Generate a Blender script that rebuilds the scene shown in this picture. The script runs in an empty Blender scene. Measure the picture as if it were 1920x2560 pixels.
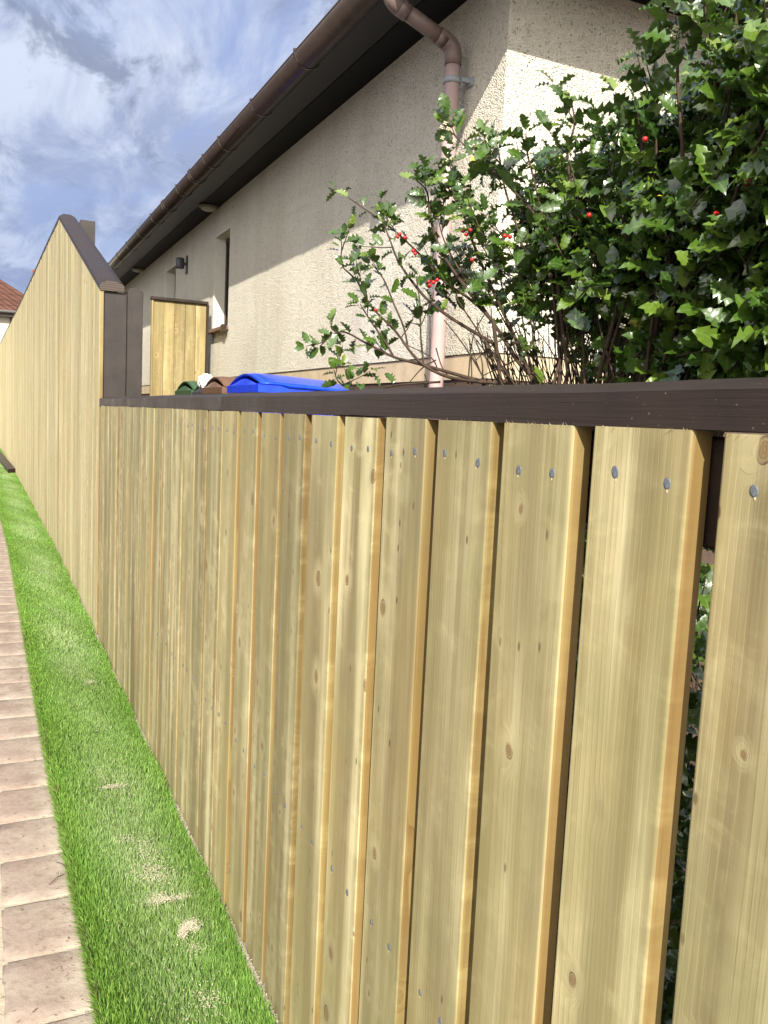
import bpy, bmesh, math, random
import numpy as np
from mathutils import Vector, Matrix, Euler

random.seed(7)
rng = np.random.default_rng(7)
R = math.radians

# ------------------------------------------------------------------ camera (eye at the origin, fence runs along +Y)
scene = bpy.context.scene
EYE = Vector((0, 0, 0))
YAW, PITCH, ROLL = R(25.108), R(6.189), R(2.7)
FPX = 2130.0
fwd = Vector((math.sin(YAW) * math.cos(PITCH), math.cos(YAW) * math.cos(PITCH), -math.sin(PITCH)))
rt0 = Vector((math.cos(YAW), -math.sin(YAW), 0))
up0 = rt0.cross(fwd)
rt = rt0 * math.cos(ROLL) + up0 * math.sin(ROLL)
up = up0 * math.cos(ROLL) - rt0 * math.sin(ROLL)
cam_data = bpy.data.cameras.new("camera")
cam = bpy.data.objects.new("camera", cam_data)
scene.collection.objects.link(cam)
m = Matrix((rt, up, -fwd)).transposed().to_4x4()
cam.matrix_world = m
cam_data.sensor_fit = 'VERTICAL'
cam_data.sensor_height = 36.0
cam_data.sensor_width = 27.0
cam_data.lens = FPX / 2560 * 36.0
cam_data.clip_start = 0.02
cam_data.clip_end = 2000
scene.camera = cam


def ray(x, y):
    """direction of a photo pixel, used to survey real positions"""
    return fwd + rt * ((x - 960) / FPX) - up * ((y - 1280) / FPX)


def at_depth(x, y, d):
    return ray(x, y) * d


# ------------------------------------------------------------------ world, sun, exposure
SUN_TRAVEL = Vector((0.588, 1.40, -1.0)).normalized()
sun_dir = -SUN_TRAVEL
world = bpy.data.worlds.new("World")
scene.world = world
world.use_nodes = True
wn, wl = world.node_tree.nodes, world.node_tree.links
wn.clear()
w_out = wn.new("ShaderNodeOutputWorld")
w_bg = wn.new("ShaderNodeBackground")
w_bg.inputs[1].default_value = 0.08
sky = wn.new("ShaderNodeTexSky")
sky.sky_type = 'NISHITA'
sky.sun_disc = False
sky.sun_elevation = math.asin(sun_dir.z)
sky.sun_rotation = math.atan2(sun_dir.x, sun_dir.y)
tc = wn.new("ShaderNodeTexCoord")
sep = wn.new("ShaderNodeSeparateXYZ")
wl.new(tc.outputs["Generated"], sep.inputs[0])


def wmath(op, a, b=None, clamp=False):
    n = wn.new("ShaderNodeMath")
    n.operation = op
    n.use_clamp = clamp
    for i, v in enumerate((a, b)):
        if v is None:
            continue
        if isinstance(v, (int, float)):
            n.inputs[i].default_value = v
        else:
            wl.new(v, n.inputs[i])
    return n.outputs[0]


zc = wmath('ADD', wmath('MAXIMUM', sep.outputs[2], 0.0), 0.16)
cu = wmath('DIVIDE', sep.outputs[0], zc)
cv = wmath('DIVIDE', sep.outputs[1], zc)
comb = wn.new("ShaderNodeCombineXYZ")
wl.new(cu, comb.inputs[0])
wl.new(cv, comb.inputs[1])
comb.inputs[2].default_value = 1.3
mp = wn.new("ShaderNodeMapping")
mp.inputs["Rotation"].default_value = (0, 0, R(38))
mp.inputs["Scale"].default_value = (1.15, 0.55, 1)
wl.new(comb.outputs[0], mp.inputs[0])


def wnoise(scale, detail, rough, dist=0.0, off=0.0):
    n = wn.new("ShaderNodeTexNoise")
    n.inputs["Scale"].default_value = scale
    n.inputs["Detail"].default_value = detail
    n.inputs["Roughness"].default_value = rough
    n.inputs["Distortion"].default_value = dist
    if off:
        mm = wn.new("ShaderNodeMapping")
        mm.inputs["Location"].default_value = (off, off * 1.7, off * .3)
        wl.new(mp.outputs[0], mm.inputs[0])
        wl.new(mm.outputs[0], n.inputs["Vector"])
    else:
        wl.new(mp.outputs[0], n.inputs["Vector"])
    return n.outputs["Fac"]


def wramp(fac, stops):
    r = wn.new("ShaderNodeValToRGB")
    r.color_ramp.interpolation = 'EASE'
    el = r.color_ramp.elements
    while len(el) < len(stops):
        el.new(0.5)
    for e, (p, c) in zip(el, stops):
        e.position = p
        e.color = (c[0], c[1], c[2], 1) if not isinstance(c, (int, float)) else (c, c, c, 1)
    wl.new(fac, r.inputs[0])
    return r.outputs[0]


def wmix(fac, a, b):
    n = wn.new("ShaderNodeMix")
    n.data_type = 'RGBA'
    wl.new(fac, n.inputs[0])
    for s, v in ((6, a), (7, b)):
        if isinstance(v, tuple):
            n.inputs[s].default_value = (*v, 1)
        else:
            wl.new(v, n.inputs[s])
    return n.outputs[2]


cover = wramp(wnoise(2.6, 8, 0.60, 0.45, 1.9), [(0.33, 0.0), (0.54, 1.0)])
bright = wramp(wnoise(3.6, 8, 0.62, 0.5, 3.1), [(0.38, 0.0), (0.62, 1.0)])
dark = wramp(wnoise(4.2, 7, 0.60, 0.5, 7.7), [(0.50, 0.0), (0.62, 0.85)])
skyblue = wn.new("ShaderNodeMix")
skyblue.data_type = 'RGBA'
skyblue.inputs[0].default_value = 0.85
wl.new(sky.outputs[0], skyblue.inputs[6])
skyblue.inputs[7].default_value = (1.75, 2.15, 3.55, 1)
cloud = wmix(bright, (1.9, 2.25, 3.3), (3.4, 3.75, 4.6))
cloud = wmix(dark, cloud, (1.25, 1.5, 2.2))
col = wmix(cover, skyblue.outputs[2], cloud)
# thick low cloud bank along the horizon
bank = wramp(sep.outputs[2], [(0.02, 0.8), (0.36, 0.0)])
col = wmix(bank, col, wmix(bright, (1.35, 1.75, 2.85), (2.2, 2.6, 3.7)))
# bright glow added round the unseen sun, behind the camera, to fill shaded walls
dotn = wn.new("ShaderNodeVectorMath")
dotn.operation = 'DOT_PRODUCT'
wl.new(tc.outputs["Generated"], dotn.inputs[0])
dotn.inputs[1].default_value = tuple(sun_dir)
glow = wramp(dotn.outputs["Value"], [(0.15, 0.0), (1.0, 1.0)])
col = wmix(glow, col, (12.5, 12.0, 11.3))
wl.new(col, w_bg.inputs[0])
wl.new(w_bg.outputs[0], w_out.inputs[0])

sun_data = bpy.data.lights.new("sun", 'SUN')
sun_data.energy = 3.5
sun_data.angle = R(0.55)
sun_data.color = (1.0, 0.95, 0.86)
sun = bpy.data.objects.new("sun", sun_data)
scene.collection.objects.link(sun)
sun.rotation_euler = SUN_TRAVEL.to_track_quat('-Z', 'Y').to_euler()

vs = scene.view_settings
vs.view_transform = 'Standard'
vs.look = 'None'
vs.exposure = 1.40
vs.gamma = 1
vs.use_curve_mapping = False
scene.cycles.max_bounces = 8

GROUND = -1.15        # path level, the eye is at 0
GARDEN = -0.86        # ground behind the low fence
WX = 2.13             # street-side wall of the bungalow
WY = 3.47             # its near end wall
SOFFIT = 2.05


# ------------------------------------------------------------------ helpers
def link(o):
    scene.collection.objects.link(o)
    return o


def tag(o, label=None, cat=None, group=None, kind=None):
    if label: o["label"] = label
    if cat: o["category"] = cat
    if group: o["group"] = group
    if kind: o["kind"] = kind
    return o


def empty(name, loc=(0, 0, 0)):
    o = bpy.data.objects.new(name, None)
    o.empty_display_size = 0.1
    o.location = loc
    return link(o)


class MB:
    """collects shapes in world coordinates and links them as one mesh"""

    def __init__(self):
        self.bm = bmesh.new()

    def box(self, x0, x1, y0, y1, z0, z1, mat=0, bevel=0.0, seg=1):
        b = self.bm
        n0 = len(b.verts)
        vs_ = [b.verts.new((x, y, z)) for x in (x0, x1) for y in (y0, y1) for z in (z0, z1)]
        idx = [(0, 1, 3, 2), (4, 6, 7, 5), (0, 4, 5, 1), (2, 3, 7, 6), (0, 2, 6, 4), (1, 5, 7, 3)]
        fs = [b.faces.new([vs_[i] for i in f]) for f in idx]
        for f in fs: f.material_index = mat
        if bevel:
            es = list({e for f in fs for e in f.edges})
            r = bmesh.ops.bevel(b, geom=es, offset=bevel, segments=seg, affect='EDGES', profile=0.6)
            for f in r['faces']: f.material_index = mat
        return fs

    def prism(self, profile, axis_pts, mat=0, smooth=False, closed=True, caps=True):
        """sweep a list of profile points given per station: axis_pts = list of lists of 3D points"""
        b = self.bm
        rings = [[b.verts.new(p) for p in ring] for ring in axis_pts]
        n = len(rings[0])
        for i in range(len(rings) - 1):
            for k in range(n if closed else n - 1):
                k2 = (k + 1) % n
                f = b.faces.new([rings[i][k], rings[i][k2], rings[i + 1][k2], rings[i + 1][k]])
                f.material_index = mat
                f.smooth = smooth
        if caps and closed:
            for rr in (rings[0], rings[-1]):
                f = b.faces.new(rr)
                f.material_index = mat
        return rings

    def tube(self, pts, radii, n=8, mat=0, caps=True, smooth=True):
        pts = [Vector(p) for p in pts]
        if isinstance(radii, (int, float)): radii = [radii] * len(pts)
        rings = []
        prev = None
        for i, p in enumerate(pts):
            t = (pts[min(i + 1, len(pts) - 1)] - pts[max(i - 1, 0)])
            if t.length < 1e-9: t = Vector((0, 0, 1))
            t.normalize()
            if prev is None:
                a = Vector((0, 0, 1)) if abs(t.z) < 0.9 else Vector((1, 0, 0))
                u = t.cross(a).normalized()
            else:
                u = (prev - t * prev.dot(t))
                u = u.normalized() if u.length > 1e-6 else t.orthogonal().normalized()
            prev = u
            v = t.cross(u)
            rings.append([p + (u * math.cos(2 * math.pi * k / n) + v * math.sin(2 * math.pi * k / n)) * radii[i] for k in range(n)])
        self.prism(None, rings, mat, smooth, True, caps)

    def quad(self, pts, mat=0):
        f = self.bm.faces.new([self.bm.verts.new(p) for p in pts])
        f.material_index = mat
        return f

    def ball(self, c, r, mat=0, sub=2, sz=1.0):
        res = bmesh.ops.create_icosphere(self.bm, subdivisions=sub, radius=r)
        for v in res['verts']:
            v.co.z *= sz
            v.co += Vector(c)
        for f in {f for v in res['verts'] for f in v.link_faces}:
            f.smooth = True
            f.material_index = mat

    def build(self, name, mats, parent=None, fix=True):
        if fix:
            bmesh.ops.recalc_face_normals(self.bm, faces=self.bm.faces)
        me = bpy.data.meshes.new(name)
        self.bm.to_mesh(me)
        self.bm.free()
        if not isinstance(mats, (list, tuple)): mats = [mats]
        for mm in mats: me.materials.append(mm)
        o = bpy.data.objects.new(name, me)
        link(o)
        if parent:
            o.parent = parent
            pl_ = Vector((0, 0, 0))
            q = parent
            while q:
                pl_ += q.location
                q = q.parent
            me.transform(Matrix.Translation(-pl_))
        return o


def np_mesh(name, verts, faces_flat, loop_starts, loop_totals, mats, smooth=False, attrs=None, parent=None, mat_idx=None):
    me = bpy.data.meshes.new(name)
    me.vertices.add(len(verts))
    me.vertices.foreach_set("co", np.asarray(verts, dtype=np.float32).ravel())
    me.loops.add(len(faces_flat))
    me.loops.foreach_set("vertex_index", np.asarray(faces_flat, dtype=np.int32))
    me.polygons.add(len(loop_starts))
    me.polygons.foreach_set("loop_start", np.asarray(loop_starts, dtype=np.int32))
    me.polygons.foreach_set("loop_total", np.asarray(loop_totals, dtype=np.int32))
    if smooth:
        me.polygons.foreach_set("use_smooth", np.ones(len(loop_starts), dtype=bool))
    if not isinstance(mats, (list, tuple)): mats = [mats]
    for mm in mats: me.materials.append(mm)
    if mat_idx is not None:
        me.polygons.foreach_set("material_index", np.asarray(mat_idx, dtype=np.int32))
    for k, (dom, vals) in (attrs or {}).items():
        a = me.attributes.new(k, 'FLOAT', dom)
        a.data.foreach_set("value", np.asarray(vals, dtype=np.float32))
    me.update(calc_edges=True)
    me.validate()
    o = bpy.data.objects.new(name, me)
    link(o)
    if parent: o.parent = parent
    return o


# ------------------------------------------------------------------ materials
class NT:
    def __init__(self, name, rough=0.7, spec=0.3):
        self.m = bpy.data.materials.new(name)
        self.m.use_nodes = True
        self.n, self.l = self.m.node_tree.nodes, self.m.node_tree.links
        self.b = self.n["Principled BSDF"]
        self.b.inputs["Roughness"].default_value = rough
        self.b.inputs["Specular IOR Level"].default_value = spec
        self.tc = self.n.new("ShaderNodeTexCoord")
        self.coord = self.tc.outputs["Object"]

    def mapping(self, scale=(1, 1, 1), loc=(0, 0, 0), rot=(0, 0, 0), src=None):
        mm = self.n.new("ShaderNodeMapping")
        mm.inputs["Scale"].default_value = scale
        mm.inputs["Rotation"].default_value = rot
        if isinstance(loc, tuple): mm.inputs["Location"].default_value = loc
        else: self.l.new(loc, mm.inputs["Location"])
        self.l.new(src or self.coord, mm.inputs["Vector"])
        return mm.outputs[0]

    def noise(self, vec, scale, detail=4, rough=0.5, dist=0.0, out="Fac"):
        n = self.n.new("ShaderNodeTexNoise")
        self.l.new(vec, n.inputs["Vector"])
        n.inputs["Scale"].default_value = scale
        n.inputs["Detail"].default_value = detail
        n.inputs["Roughness"].default_value = rough
        n.inputs["Distortion"].default_value = dist
        return n.outputs[out]

    def voronoi(self, vec, scale, feature='F1', rand=1.0, dims='3D'):
        n = self.n.new("ShaderNodeTexVoronoi")
        n.voronoi_dimensions = dims
        n.feature = feature
        self.l.new(vec, n.inputs["Vector"])
        n.inputs["Scale"].default_value = scale
        n.inputs["Randomness"].default_value = rand
        return n

    def math(self, op, a, b=None, c=None, clamp=False):
        n = self.n.new("ShaderNodeMath")
        n.operation = op
        n.use_clamp = clamp
        for i, v in enumerate((a, b, c)):
            if v is None: continue
            if isinstance(v, (int, float)): n.inputs[i].default_value = v
            else: self.l.new(v, n.inputs[i])
        return n.outputs[0]

    def ramp(self, fac, stops, interp='LINEAR'):
        r = self.n.new("ShaderNodeValToRGB")
        r.color_ramp.interpolation = interp
        el = r.color_ramp.elements
        while len(el) < len(stops): el.new(0.5)
        for e, (p, c) in zip(el, stops):
            e.position = p
            e.color = (c, c, c, 1) if isinstance(c, (int, float)) else (*c, 1)
        self.l.new(fac, r.inputs[0])
        return r.outputs[0]

    def mix(self, fac, a, b, blend='MIX'):
        n = self.n.new("ShaderNodeMix")
        n.data_type = 'RGBA'
        n.blend_type = blend
        if isinstance(fac, (int, float)): n.inputs[0].default_value = fac
        else: self.l.new(fac, n.inputs[0])
        for s, v in ((6, a), (7, b)):
            if isinstance(v, tuple): n.inputs[s].default_value = (*v, 1)
            else: self.l.new(v, n.inputs[s])
        return n.outputs[2]

    def color(self, c):
        if isinstance(c, tuple): self.b.inputs["Base Color"].default_value = (*c, 1)
        else: self.l.new(c, self.b.inputs["Base Color"])

    def bump(self, h, strength=0.5, dist=0.01, chain=None):
        n = self.n.new("ShaderNodeBump")
        n.inputs["Strength"].default_value = strength
        n.inputs["Distance"].default_value = dist
        self.l.new(h, n.inputs["Height"])
        if chain is not None: self.l.new(chain, n.inputs["Normal"])
        self.l.new(n.outputs[0], self.b.inputs["Normal"])
        return n.outputs[0]

    def objrand(self):
        n = self.n.new("ShaderNodeObjectInfo")
        return n.outputs["Random"]

    def attr(self, name):
        n = self.n.new("ShaderNodeAttribute")
        n.attribute_name = name
        return n.outputs["Fac"]

    def combine(self, x, y, z):
        n = self.n.new("ShaderNodeCombineXYZ")
        for i, v in enumerate((x, y, z)):
            if isinstance(v, (int, float)): n.inputs[i].default_value = v
            else: self.l.new(v, n.inputs[i])
        return n.outputs[0]

    def sepxyz(self, v):
        n = self.n.new("ShaderNodeSeparateXYZ")
        self.l.new(v, n.inputs[0])
        return n.outputs


def pine(name, dark, mid, light, ring_c, green=0.35, knots=True, ring_amt=0.5, rand_src="obj", edge=False, gain=1.60):
    """sawn softwood: growth rings stretched along the board, knots, blotches"""
    t = NT(name, 0.62, 0.25)
    rnd = t.objrand() if rand_src == "obj" else t.attr("tone")
    r100 = t.math('MULTIPLY', rnd, 137.0)
    loc = t.combine(r100, t.math('MULTIPLY', rnd, 71.0), t.math('MULTIPLY', rnd, 313.0))
    v = t.mapping((1, 1, 1), loc)
    # knots
    s = t.sepxyz(v)
    kv = t.combine(t.math('MULTIPLY', s[1], 9.5), t.math('MULTIPLY', s[2], 7.0), 0.0)
    kv = t.mix(0.075, kv, t.noise(t.mapping((22, 22, 14), loc), 1.0, 3, 0.5, 0, "Color"))
    vor = t.voronoi(kv, 1.0, 'F1', 0.9, '2D')
    sel = t.ramp(t.sepxyz(vor.outputs["Color"])[0], [(0.50, 0.0), (0.54, 1.0)])
    ksz = t.math('MULTIPLY_ADD', t.sepxyz(vor.outputs["Color"])[1], 0.075, 0.022)
    kd = t.math('DIVIDE', vor.outputs["Distance"], ksz)
    core = t.math('MULTIPLY', t.ramp(kd, [(0.55, 1.0), (0.95, 0.0)]), sel)
    rim = t.math('MULTIPLY', t.ramp(kd, [(0.70, 0.0), (0.95, 1.0), (1.15, 0.0)]), sel)
    halo = t.math('MULTIPLY', t.ramp(t.math('MULTIPLY', kd, 0.25), [(0.2, 1.0), (0.9, 0.0)], 'EASE'), sel)
    # growth rings: distance to a tilted axis behind the face
    warp = t.noise(t.mapping((5, 5, 0.9), loc), 1.0, 3, 0.5, 0, "Color")
    wsep = t.sepxyz(warp)
    ax = t.math('ADD', s[0], t.math('MULTIPLY', t.math('SUBTRACT', wsep[0], 0.5), 0.05))
    ay = t.math('ADD', s[1], t.math('MULTIPLY', t.math('SUBTRACT', wsep[1], 0.5), 0.06))
    ay = t.math('ADD', ay, t.math('MULTIPLY', halo, 0.02))
    yy = t.math('SUBTRACT', t.math('FRACT', t.math('MULTIPLY', ay, 7.1)), 0.5)
    yy = t.math('DIVIDE', yy, 7.1)
    xx = t.math('ADD', t.math('SINE', t.math('MULTIPLY', ax, 9.0)), 1.25)
    xx = t.math('MULTIPLY', xx, 0.03)
    d2 = t.math('SQRT', t.math('ADD', t.math('MULTIPLY', yy, yy), t.math('MULTIPLY', xx, xx)))
    d2 = t.math('ADD', d2, t.math('MULTIPLY', s[2], 0.006))
    ringn = t.noise(t.mapping((60, 60, 2.0), loc), 1.0, 2, 0.5)
    d2 = t.math('ADD', d2, t.math('MULTIPLY', ringn, 0.004))
    rings = t.math('FRACT', t.math('MULTIPLY', d2, 150.0))
    rings = t.ramp(rings, [(0.0, 0.1), (0.75, 0.85), (0.93, 1.0), (1.0, 0.1)])
    fine = t.noise(t.mapping((420, 420, 7), loc), 1.0, 3, 0.6)
    streak = t.noise(t.mapping((34, 34, 0.8), loc), 1.0, 4, 0.55)
    blotch = t.noise(t.mapping((7, 9, 3.0), loc), 1.0, 4, 0.6)
    base = t.ramp(streak, [(0.30, dark), (0.47, mid), (0.66, light)])
    cross = t.noise(t.mapping((6, 16, 22), loc), 1.0, 4, 0.6, 0.6)
    base = t.mix(t.ramp(cross, [(0.48, 0.0), (0.66, 0.55)]), base, (light[0] * 1.05, light[1] * 1.05, light[2] * 1.02))
    wide = t.noise(t.mapping((9, 13, 1.2), loc), 1.0, 3, 0.5)
    base = t.mix(t.ramp(wide, [(0.46, 0.0), (0.64, 0.75)]), base, dark)
    warm = t.noise(t.mapping((4, 6, 1.5), loc), 1.0, 3, 0.6)
    base = t.mix(t.ramp(warm, [(0.50, 0.0), (0.70, 0.6)]), base, (mid[0] * 1.06, mid[1] * 1.0, mid[2] * .78))
    pv = t.voronoi(t.combine(t.math('MULTIPLY', s[1], 26.0), t.math('MULTIPLY', s[2], 11.0), 0.0), 1.0, 'F1', 1.0, '2D')
    pin = t.math('MULTIPLY', t.ramp(pv.outputs['Distance'], [(0.035, 1.0), (0.075, 0.0)]), t.ramp(t.sepxyz(pv.outputs['Color'])[0], [(0.83, 0.0), (0.85, 1.0)]))
    base = t.mix(t.math('MULTIPLY', pin, 0.85 if knots else 0.0), base, (0.11, 0.06, 0.03))
    resin = t.noise(t.mapping((130, 130, 3.5), loc), 1.0, 2, 0.5)
    base = t.mix(t.ramp(resin, [(0.70, 0.0), (0.77, 0.30)]), base, (dark[0] * .55, dark[1] * .45, dark[2] * .4))
    tone = t.ramp(rnd, [(0.0, 0.78), (0.17, 1.04), (0.34, 0.88), (0.5, 1.10), (0.67, 0.82), (0.84, 1.0), (1.0, 1.08)])
    base = t.mix(t.math('MULTIPLY', t.ramp(blotch, [(0.40, 0.0), (0.62, 1.0)]), green), base, (mid[0] * .70, mid[1] * .76, mid[2] * .66))
    ringm = t.ramp(t.noise(t.mapping((6, 9, 1.6), loc), 1.0, 2, 0.5), [(0.40, 0.15), (0.62, 1.0)])
    base = t.mix(t.math('MULTIPLY', t.math('MULTIPLY', rings, ringm), ring_amt * 0.55), base, ring_c)
    base = t.mix(t.math('MULTIPLY', t.math('SUBTRACT', 0.62, fine, clamp=True), 0.5), base, (mid[0] * .62, mid[1] * .58, mid[2] * .5))
    if edge:
        er = t.math('FRACT', t.math('MULTIPLY', rnd, 37.7))
        base = t.mix(t.ramp(er, [(0.55, 0.0), (0.85, 0.5), (1.0, 0.9)]), base, (0.155, 0.098, 0.030))
    tn = t.combine(tone, tone, tone)
    base = t.mix(1.0, base, tn, 'MULTIPLY')
    if knots:
        smud = t.math('MULTIPLY', t.math('MULTIPLY', t.ramp(t.math('MULTIPLY', kd, 0.3), [(0.25, 1.0), (0.95, 0.0)], 'EASE'), sel), t.ramp(blotch, [(0.42, 0.0), (0.58, 1.0)]))
        base = t.mix(t.math('MULTIPLY', halo, 0.40), base, (light[0] * 1.05, light[1] * 1.03, light[2] * 1.0))
        base = t.mix(t.math('MULTIPLY', smud, 0.45), base, (dark[0] * .70, dark[1] * .72, dark[2] * .7))
        kc = t.mix(t.math('FRACT', t.math('MULTIPLY', kd, 3.3)), (mid[0]*.72, mid[1]*.58, mid[2]*.48), (mid[0]*.5, mid[1]*.36, mid[2]*.28))
        base = t.mix(t.math('MULTIPLY', core, 0.8), base, kc)
        rimv = t.ramp(t.noise(t.mapping((40, 40, 40), loc), 1.0, 2, 0.5), [(0.42, 0.05), (0.62, 0.9)])
        base = t.mix(t.math('MULTIPLY', rim, rimv), base, (0.085, 0.045, 0.022))
    gm_ = t.n.new("ShaderNodeGamma")
    gm_.inputs[1].default_value = 1.35
    t.l.new(base, gm_.inputs[0])
    hs = t.n.new("ShaderNodeHueSaturation")
    hs.inputs["Saturation"].default_value = 0.92
    hs.inputs["Value"].default_value = gain
    t.l.new(gm_.outputs[0], hs.inputs["Color"])
    base = hs.outputs[0]
    t.color(base)
    h = t.math('ADD', t.math('MULTIPLY', fine, 0.6), t.math('MULTIPLY', rings, -0.35))
    h = t.math('ADD', h, t.math('MULTIPLY', core, 0.4))
    # planer chatter across the board on some of its length
    chat = t.noise(t.mapping((3, 3, 60), loc), 1.0, 1, 0.4)
    h = t.math('ADD', h, t.math('MULTIPLY', chat, 0.35))
    t.bump(h, 0.35, 0.0012)
    return t.m


M = {}
M['pine'] = pine("treated_pine", (0.180, 0.146, 0.078), (0.312, 0.272, 0.155), (0.44, 0.40, 0.255), (0.19, 0.14, 0.065), 0.6)
M['edge'] = pine("sawn_pine_edge", (0.155, 0.112, 0.040), (0.225, 0.175, 0.070), (0.285, 0.235, 0.110), (0.13, 0.065, 0.020), 0.1, False, 0.9, edge=True, gain=1.75)
M['pine_tall'] = pine("pale_pine", (0.35, 0.30, 0.175), (0.445, 0.395, 0.245), (0.54, 0.495, 0.335), (0.34, 0.27, 0.15), 0.35, True, 0.45, gain=1.34)
M['pine_far'] = pine("pale_pine_far", (0.35, 0.30, 0.175), (0.445, 0.395, 0.245), (0.54, 0.495, 0.335), (0.34, 0.27, 0.15), 0.35, True, 0.45, gain=1.34, rand_src="attr")
M['pine_gate'] = pine("yellow_pine", (0.24, 0.185, 0.085), (0.34, 0.285, 0.15), (0.40, 0.35, 0.20), (0.18, 0.11, 0.04), 0.4, True, 0.6)


def brown_paint(name, c=(0.020, 0.013, 0.0095), rough=0.48):
    t = NT(name, rough, 0.32)
    v = t.mapping((260, 5, 260))
    g = t.noise(v, 1.0, 3, 0.6)
    v3 = t.mapping((60, 3, 60))
    g3 = t.noise(v3, 1.0, 3, 0.6)
    big = t.noise(t.coord, 6, 4, 0.6)
    c2 = (c[0] * 1.7, c[1] * 1.6, c[2] * 1.5)
    base = t.mix(t.ramp(big, [(0.35, 0.0), (0.75, 1.0)]), c, c2)
    base = t.mix(t.ramp(g, [(0.60, 0.0), (0.78, 0.5)]), base, (c[0] * .45, c[1] * .45, c[2] * .4))
    dust = t.noise(t.coord, 240, 2, 0.5)
    base = t.mix(t.ramp(dust, [(0.70, 0.0), (0.78, 0.5)]), base, (0.22, 0.19, 0.16))
    ss = t.sepxyz(t.coord)
    kv = t.voronoi(t.combine(t.math('MULTIPLY', ss[1], 2.3), t.math('MULTIPLY', ss[2], 3.0), 0.0), 1.0, 'F1', 1.0, '2D')
    kk = t.ramp(kv.outputs['Distance'], [(0.0, 1.0), (0.035, 0.5), (0.06, 0.0)])
    base = t.mix(t.math('MULTIPLY', kk, 0.5), base, (c[0] * .4, c[1] * .4, c[2] * .4))
    t.color(base)
    h = t.math('ADD', t.math('ADD', g, t.math('MULTIPLY', kk, 1.5)), t.math('MULTIPLY', g3, 1.2))
    t.bump(h, 0.5, 0.0016)
    t.l.new(t.ramp(big, [(0.3, rough - .08), (0.7, rough + .12)]), t.b.inputs["Roughness"])
    return t.m


M['brown'] = brown_paint("dark_brown_woodstain")


def brown_paint_z():
    t = NT("brown_woodstain_post", 0.5, 0.45)
    g = t.noise(t.mapping((150, 150, 5)), 1.0, 3, 0.6)
    saw = t.noise(t.mapping((6, 6, 40)), 1.0, 2, 0.5)
    big = t.noise(t.coord, 9, 4, 0.6)
    base = t.mix(t.ramp(big, [(0.35, 0.0), (0.7, 1.0)]), (0.019, 0.014, 0.011), (0.033, 0.024, 0.019))
    base = t.mix(t.ramp(g, [(0.55, 0.0), (0.8, 0.6)]), base, (0.016, 0.012, 0.010))
    t.color(base)
    t.bump(t.math('ADD', g, saw), 0.3, 0.0015)
    return t.m


M['brown_post'] = brown_paint_z()


def end_grain():
    t = NT("brown_end_grain", 0.6, 0.3)
    w = t.n.new("ShaderNodeTexWave")
    w.wave_type = 'RINGS'
    w.rings_direction = 'Y'
    t.l.new(t.mapping((1, 0.0, 1), (-0.02, 0, 0.02)), w.inputs["Vector"])
    w.inputs["Scale"].default_value = 30
    w.inputs["Distortion"].default_value = 1.6
    t.color(t.mix(w.outputs["Fac"], (0.03, 0.022, 0.018), (0.085, 0.062, 0.048)))
    return t.m


M['endgrain'] = end_grain()


def roughcast():
    t = NT("cream_roughcast", 0.92, 0.15)
    v1 = t.voronoi(t.coord, 120, 'F1', 1.0)
    v2 = t.voronoi(t.coord, 210, 'F1', 1.0)
    sel = t.sepxyz(v1.outputs["Color"])
    big = t.noise(t.coord, 1.6, 5, 0.6)
    mid = t.noise(t.coord, 26, 4, 0.6)
    base = t.mix(t.ramp(big, [(0.3, 0.0), (0.7, 1.0)]), (0.69, 0.635, 0.505), (0.80, 0.75, 0.62))
    base = t.mix(t.ramp(sel[0], [(0.0, 0.35), (0.5, 0.0), (1.0, 0.0)]), base, (0.52, 0.43, 0.33))
    base = t.mix(t.ramp(sel[1], [(0.94, 0.0), (0.97, 0.6)]), base, (0.24, 0.19, 0.155))
    base = t.mix(t.ramp(sel[2], [(0.80, 0.0), (0.95, 0.5)]), base, (0.84, 0.82, 0.74))
    stain = t.noise(t.mapping((3.0, 3.0, 0.35)), 1.0, 5, 0.6)
    base = t.mix(t.ramp(stain, [(0.50, 0.0), (0.72, 0.34)]), base, (0.50, 0.43, 0.32))
    t.color(base)
    h = t.math('SUBTRACT', 1.0, v1.outputs["Distance"])
    h2 = t.math('SUBTRACT', 1.0, v2.outputs["Distance"])
    h = t.math('ADD', t.math('MULTIPLY', h, t.math('ADD', 0.5, sel[2])), t.math('MULTIPLY', h2, 0.5))
    h = t.math('ADD', h, t.math('MULTIPLY', mid, 1.6))
    t.bump(h, 1.0, 0.0085)
    return t.m


M['roughcast'] = roughcast()


def plain(name, c, rough=0.6, spec=0.3, var=0.12, scale=20.0, bump=0.0, bs=60.0, coat=0.0):
    t = NT(name, rough, spec)
    n = t.noise(t.coord, scale, 5, 0.6)
    lo = tuple(x * (1 - var) for x in c)
    hi = tuple(min(1, x * (1 + var)) for x in c)
    t.color(t.mix(t.ramp(n, [(0.3, 0.0), (0.7, 1.0)]), lo, hi))
    if bump:
        t.bump(t.noise(t.coord, bs, 4, 0.6), 0.5, bump)
    if coat:
        t.b.inputs["Coat Weight"].default_value = coat
    return t.m


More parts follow.
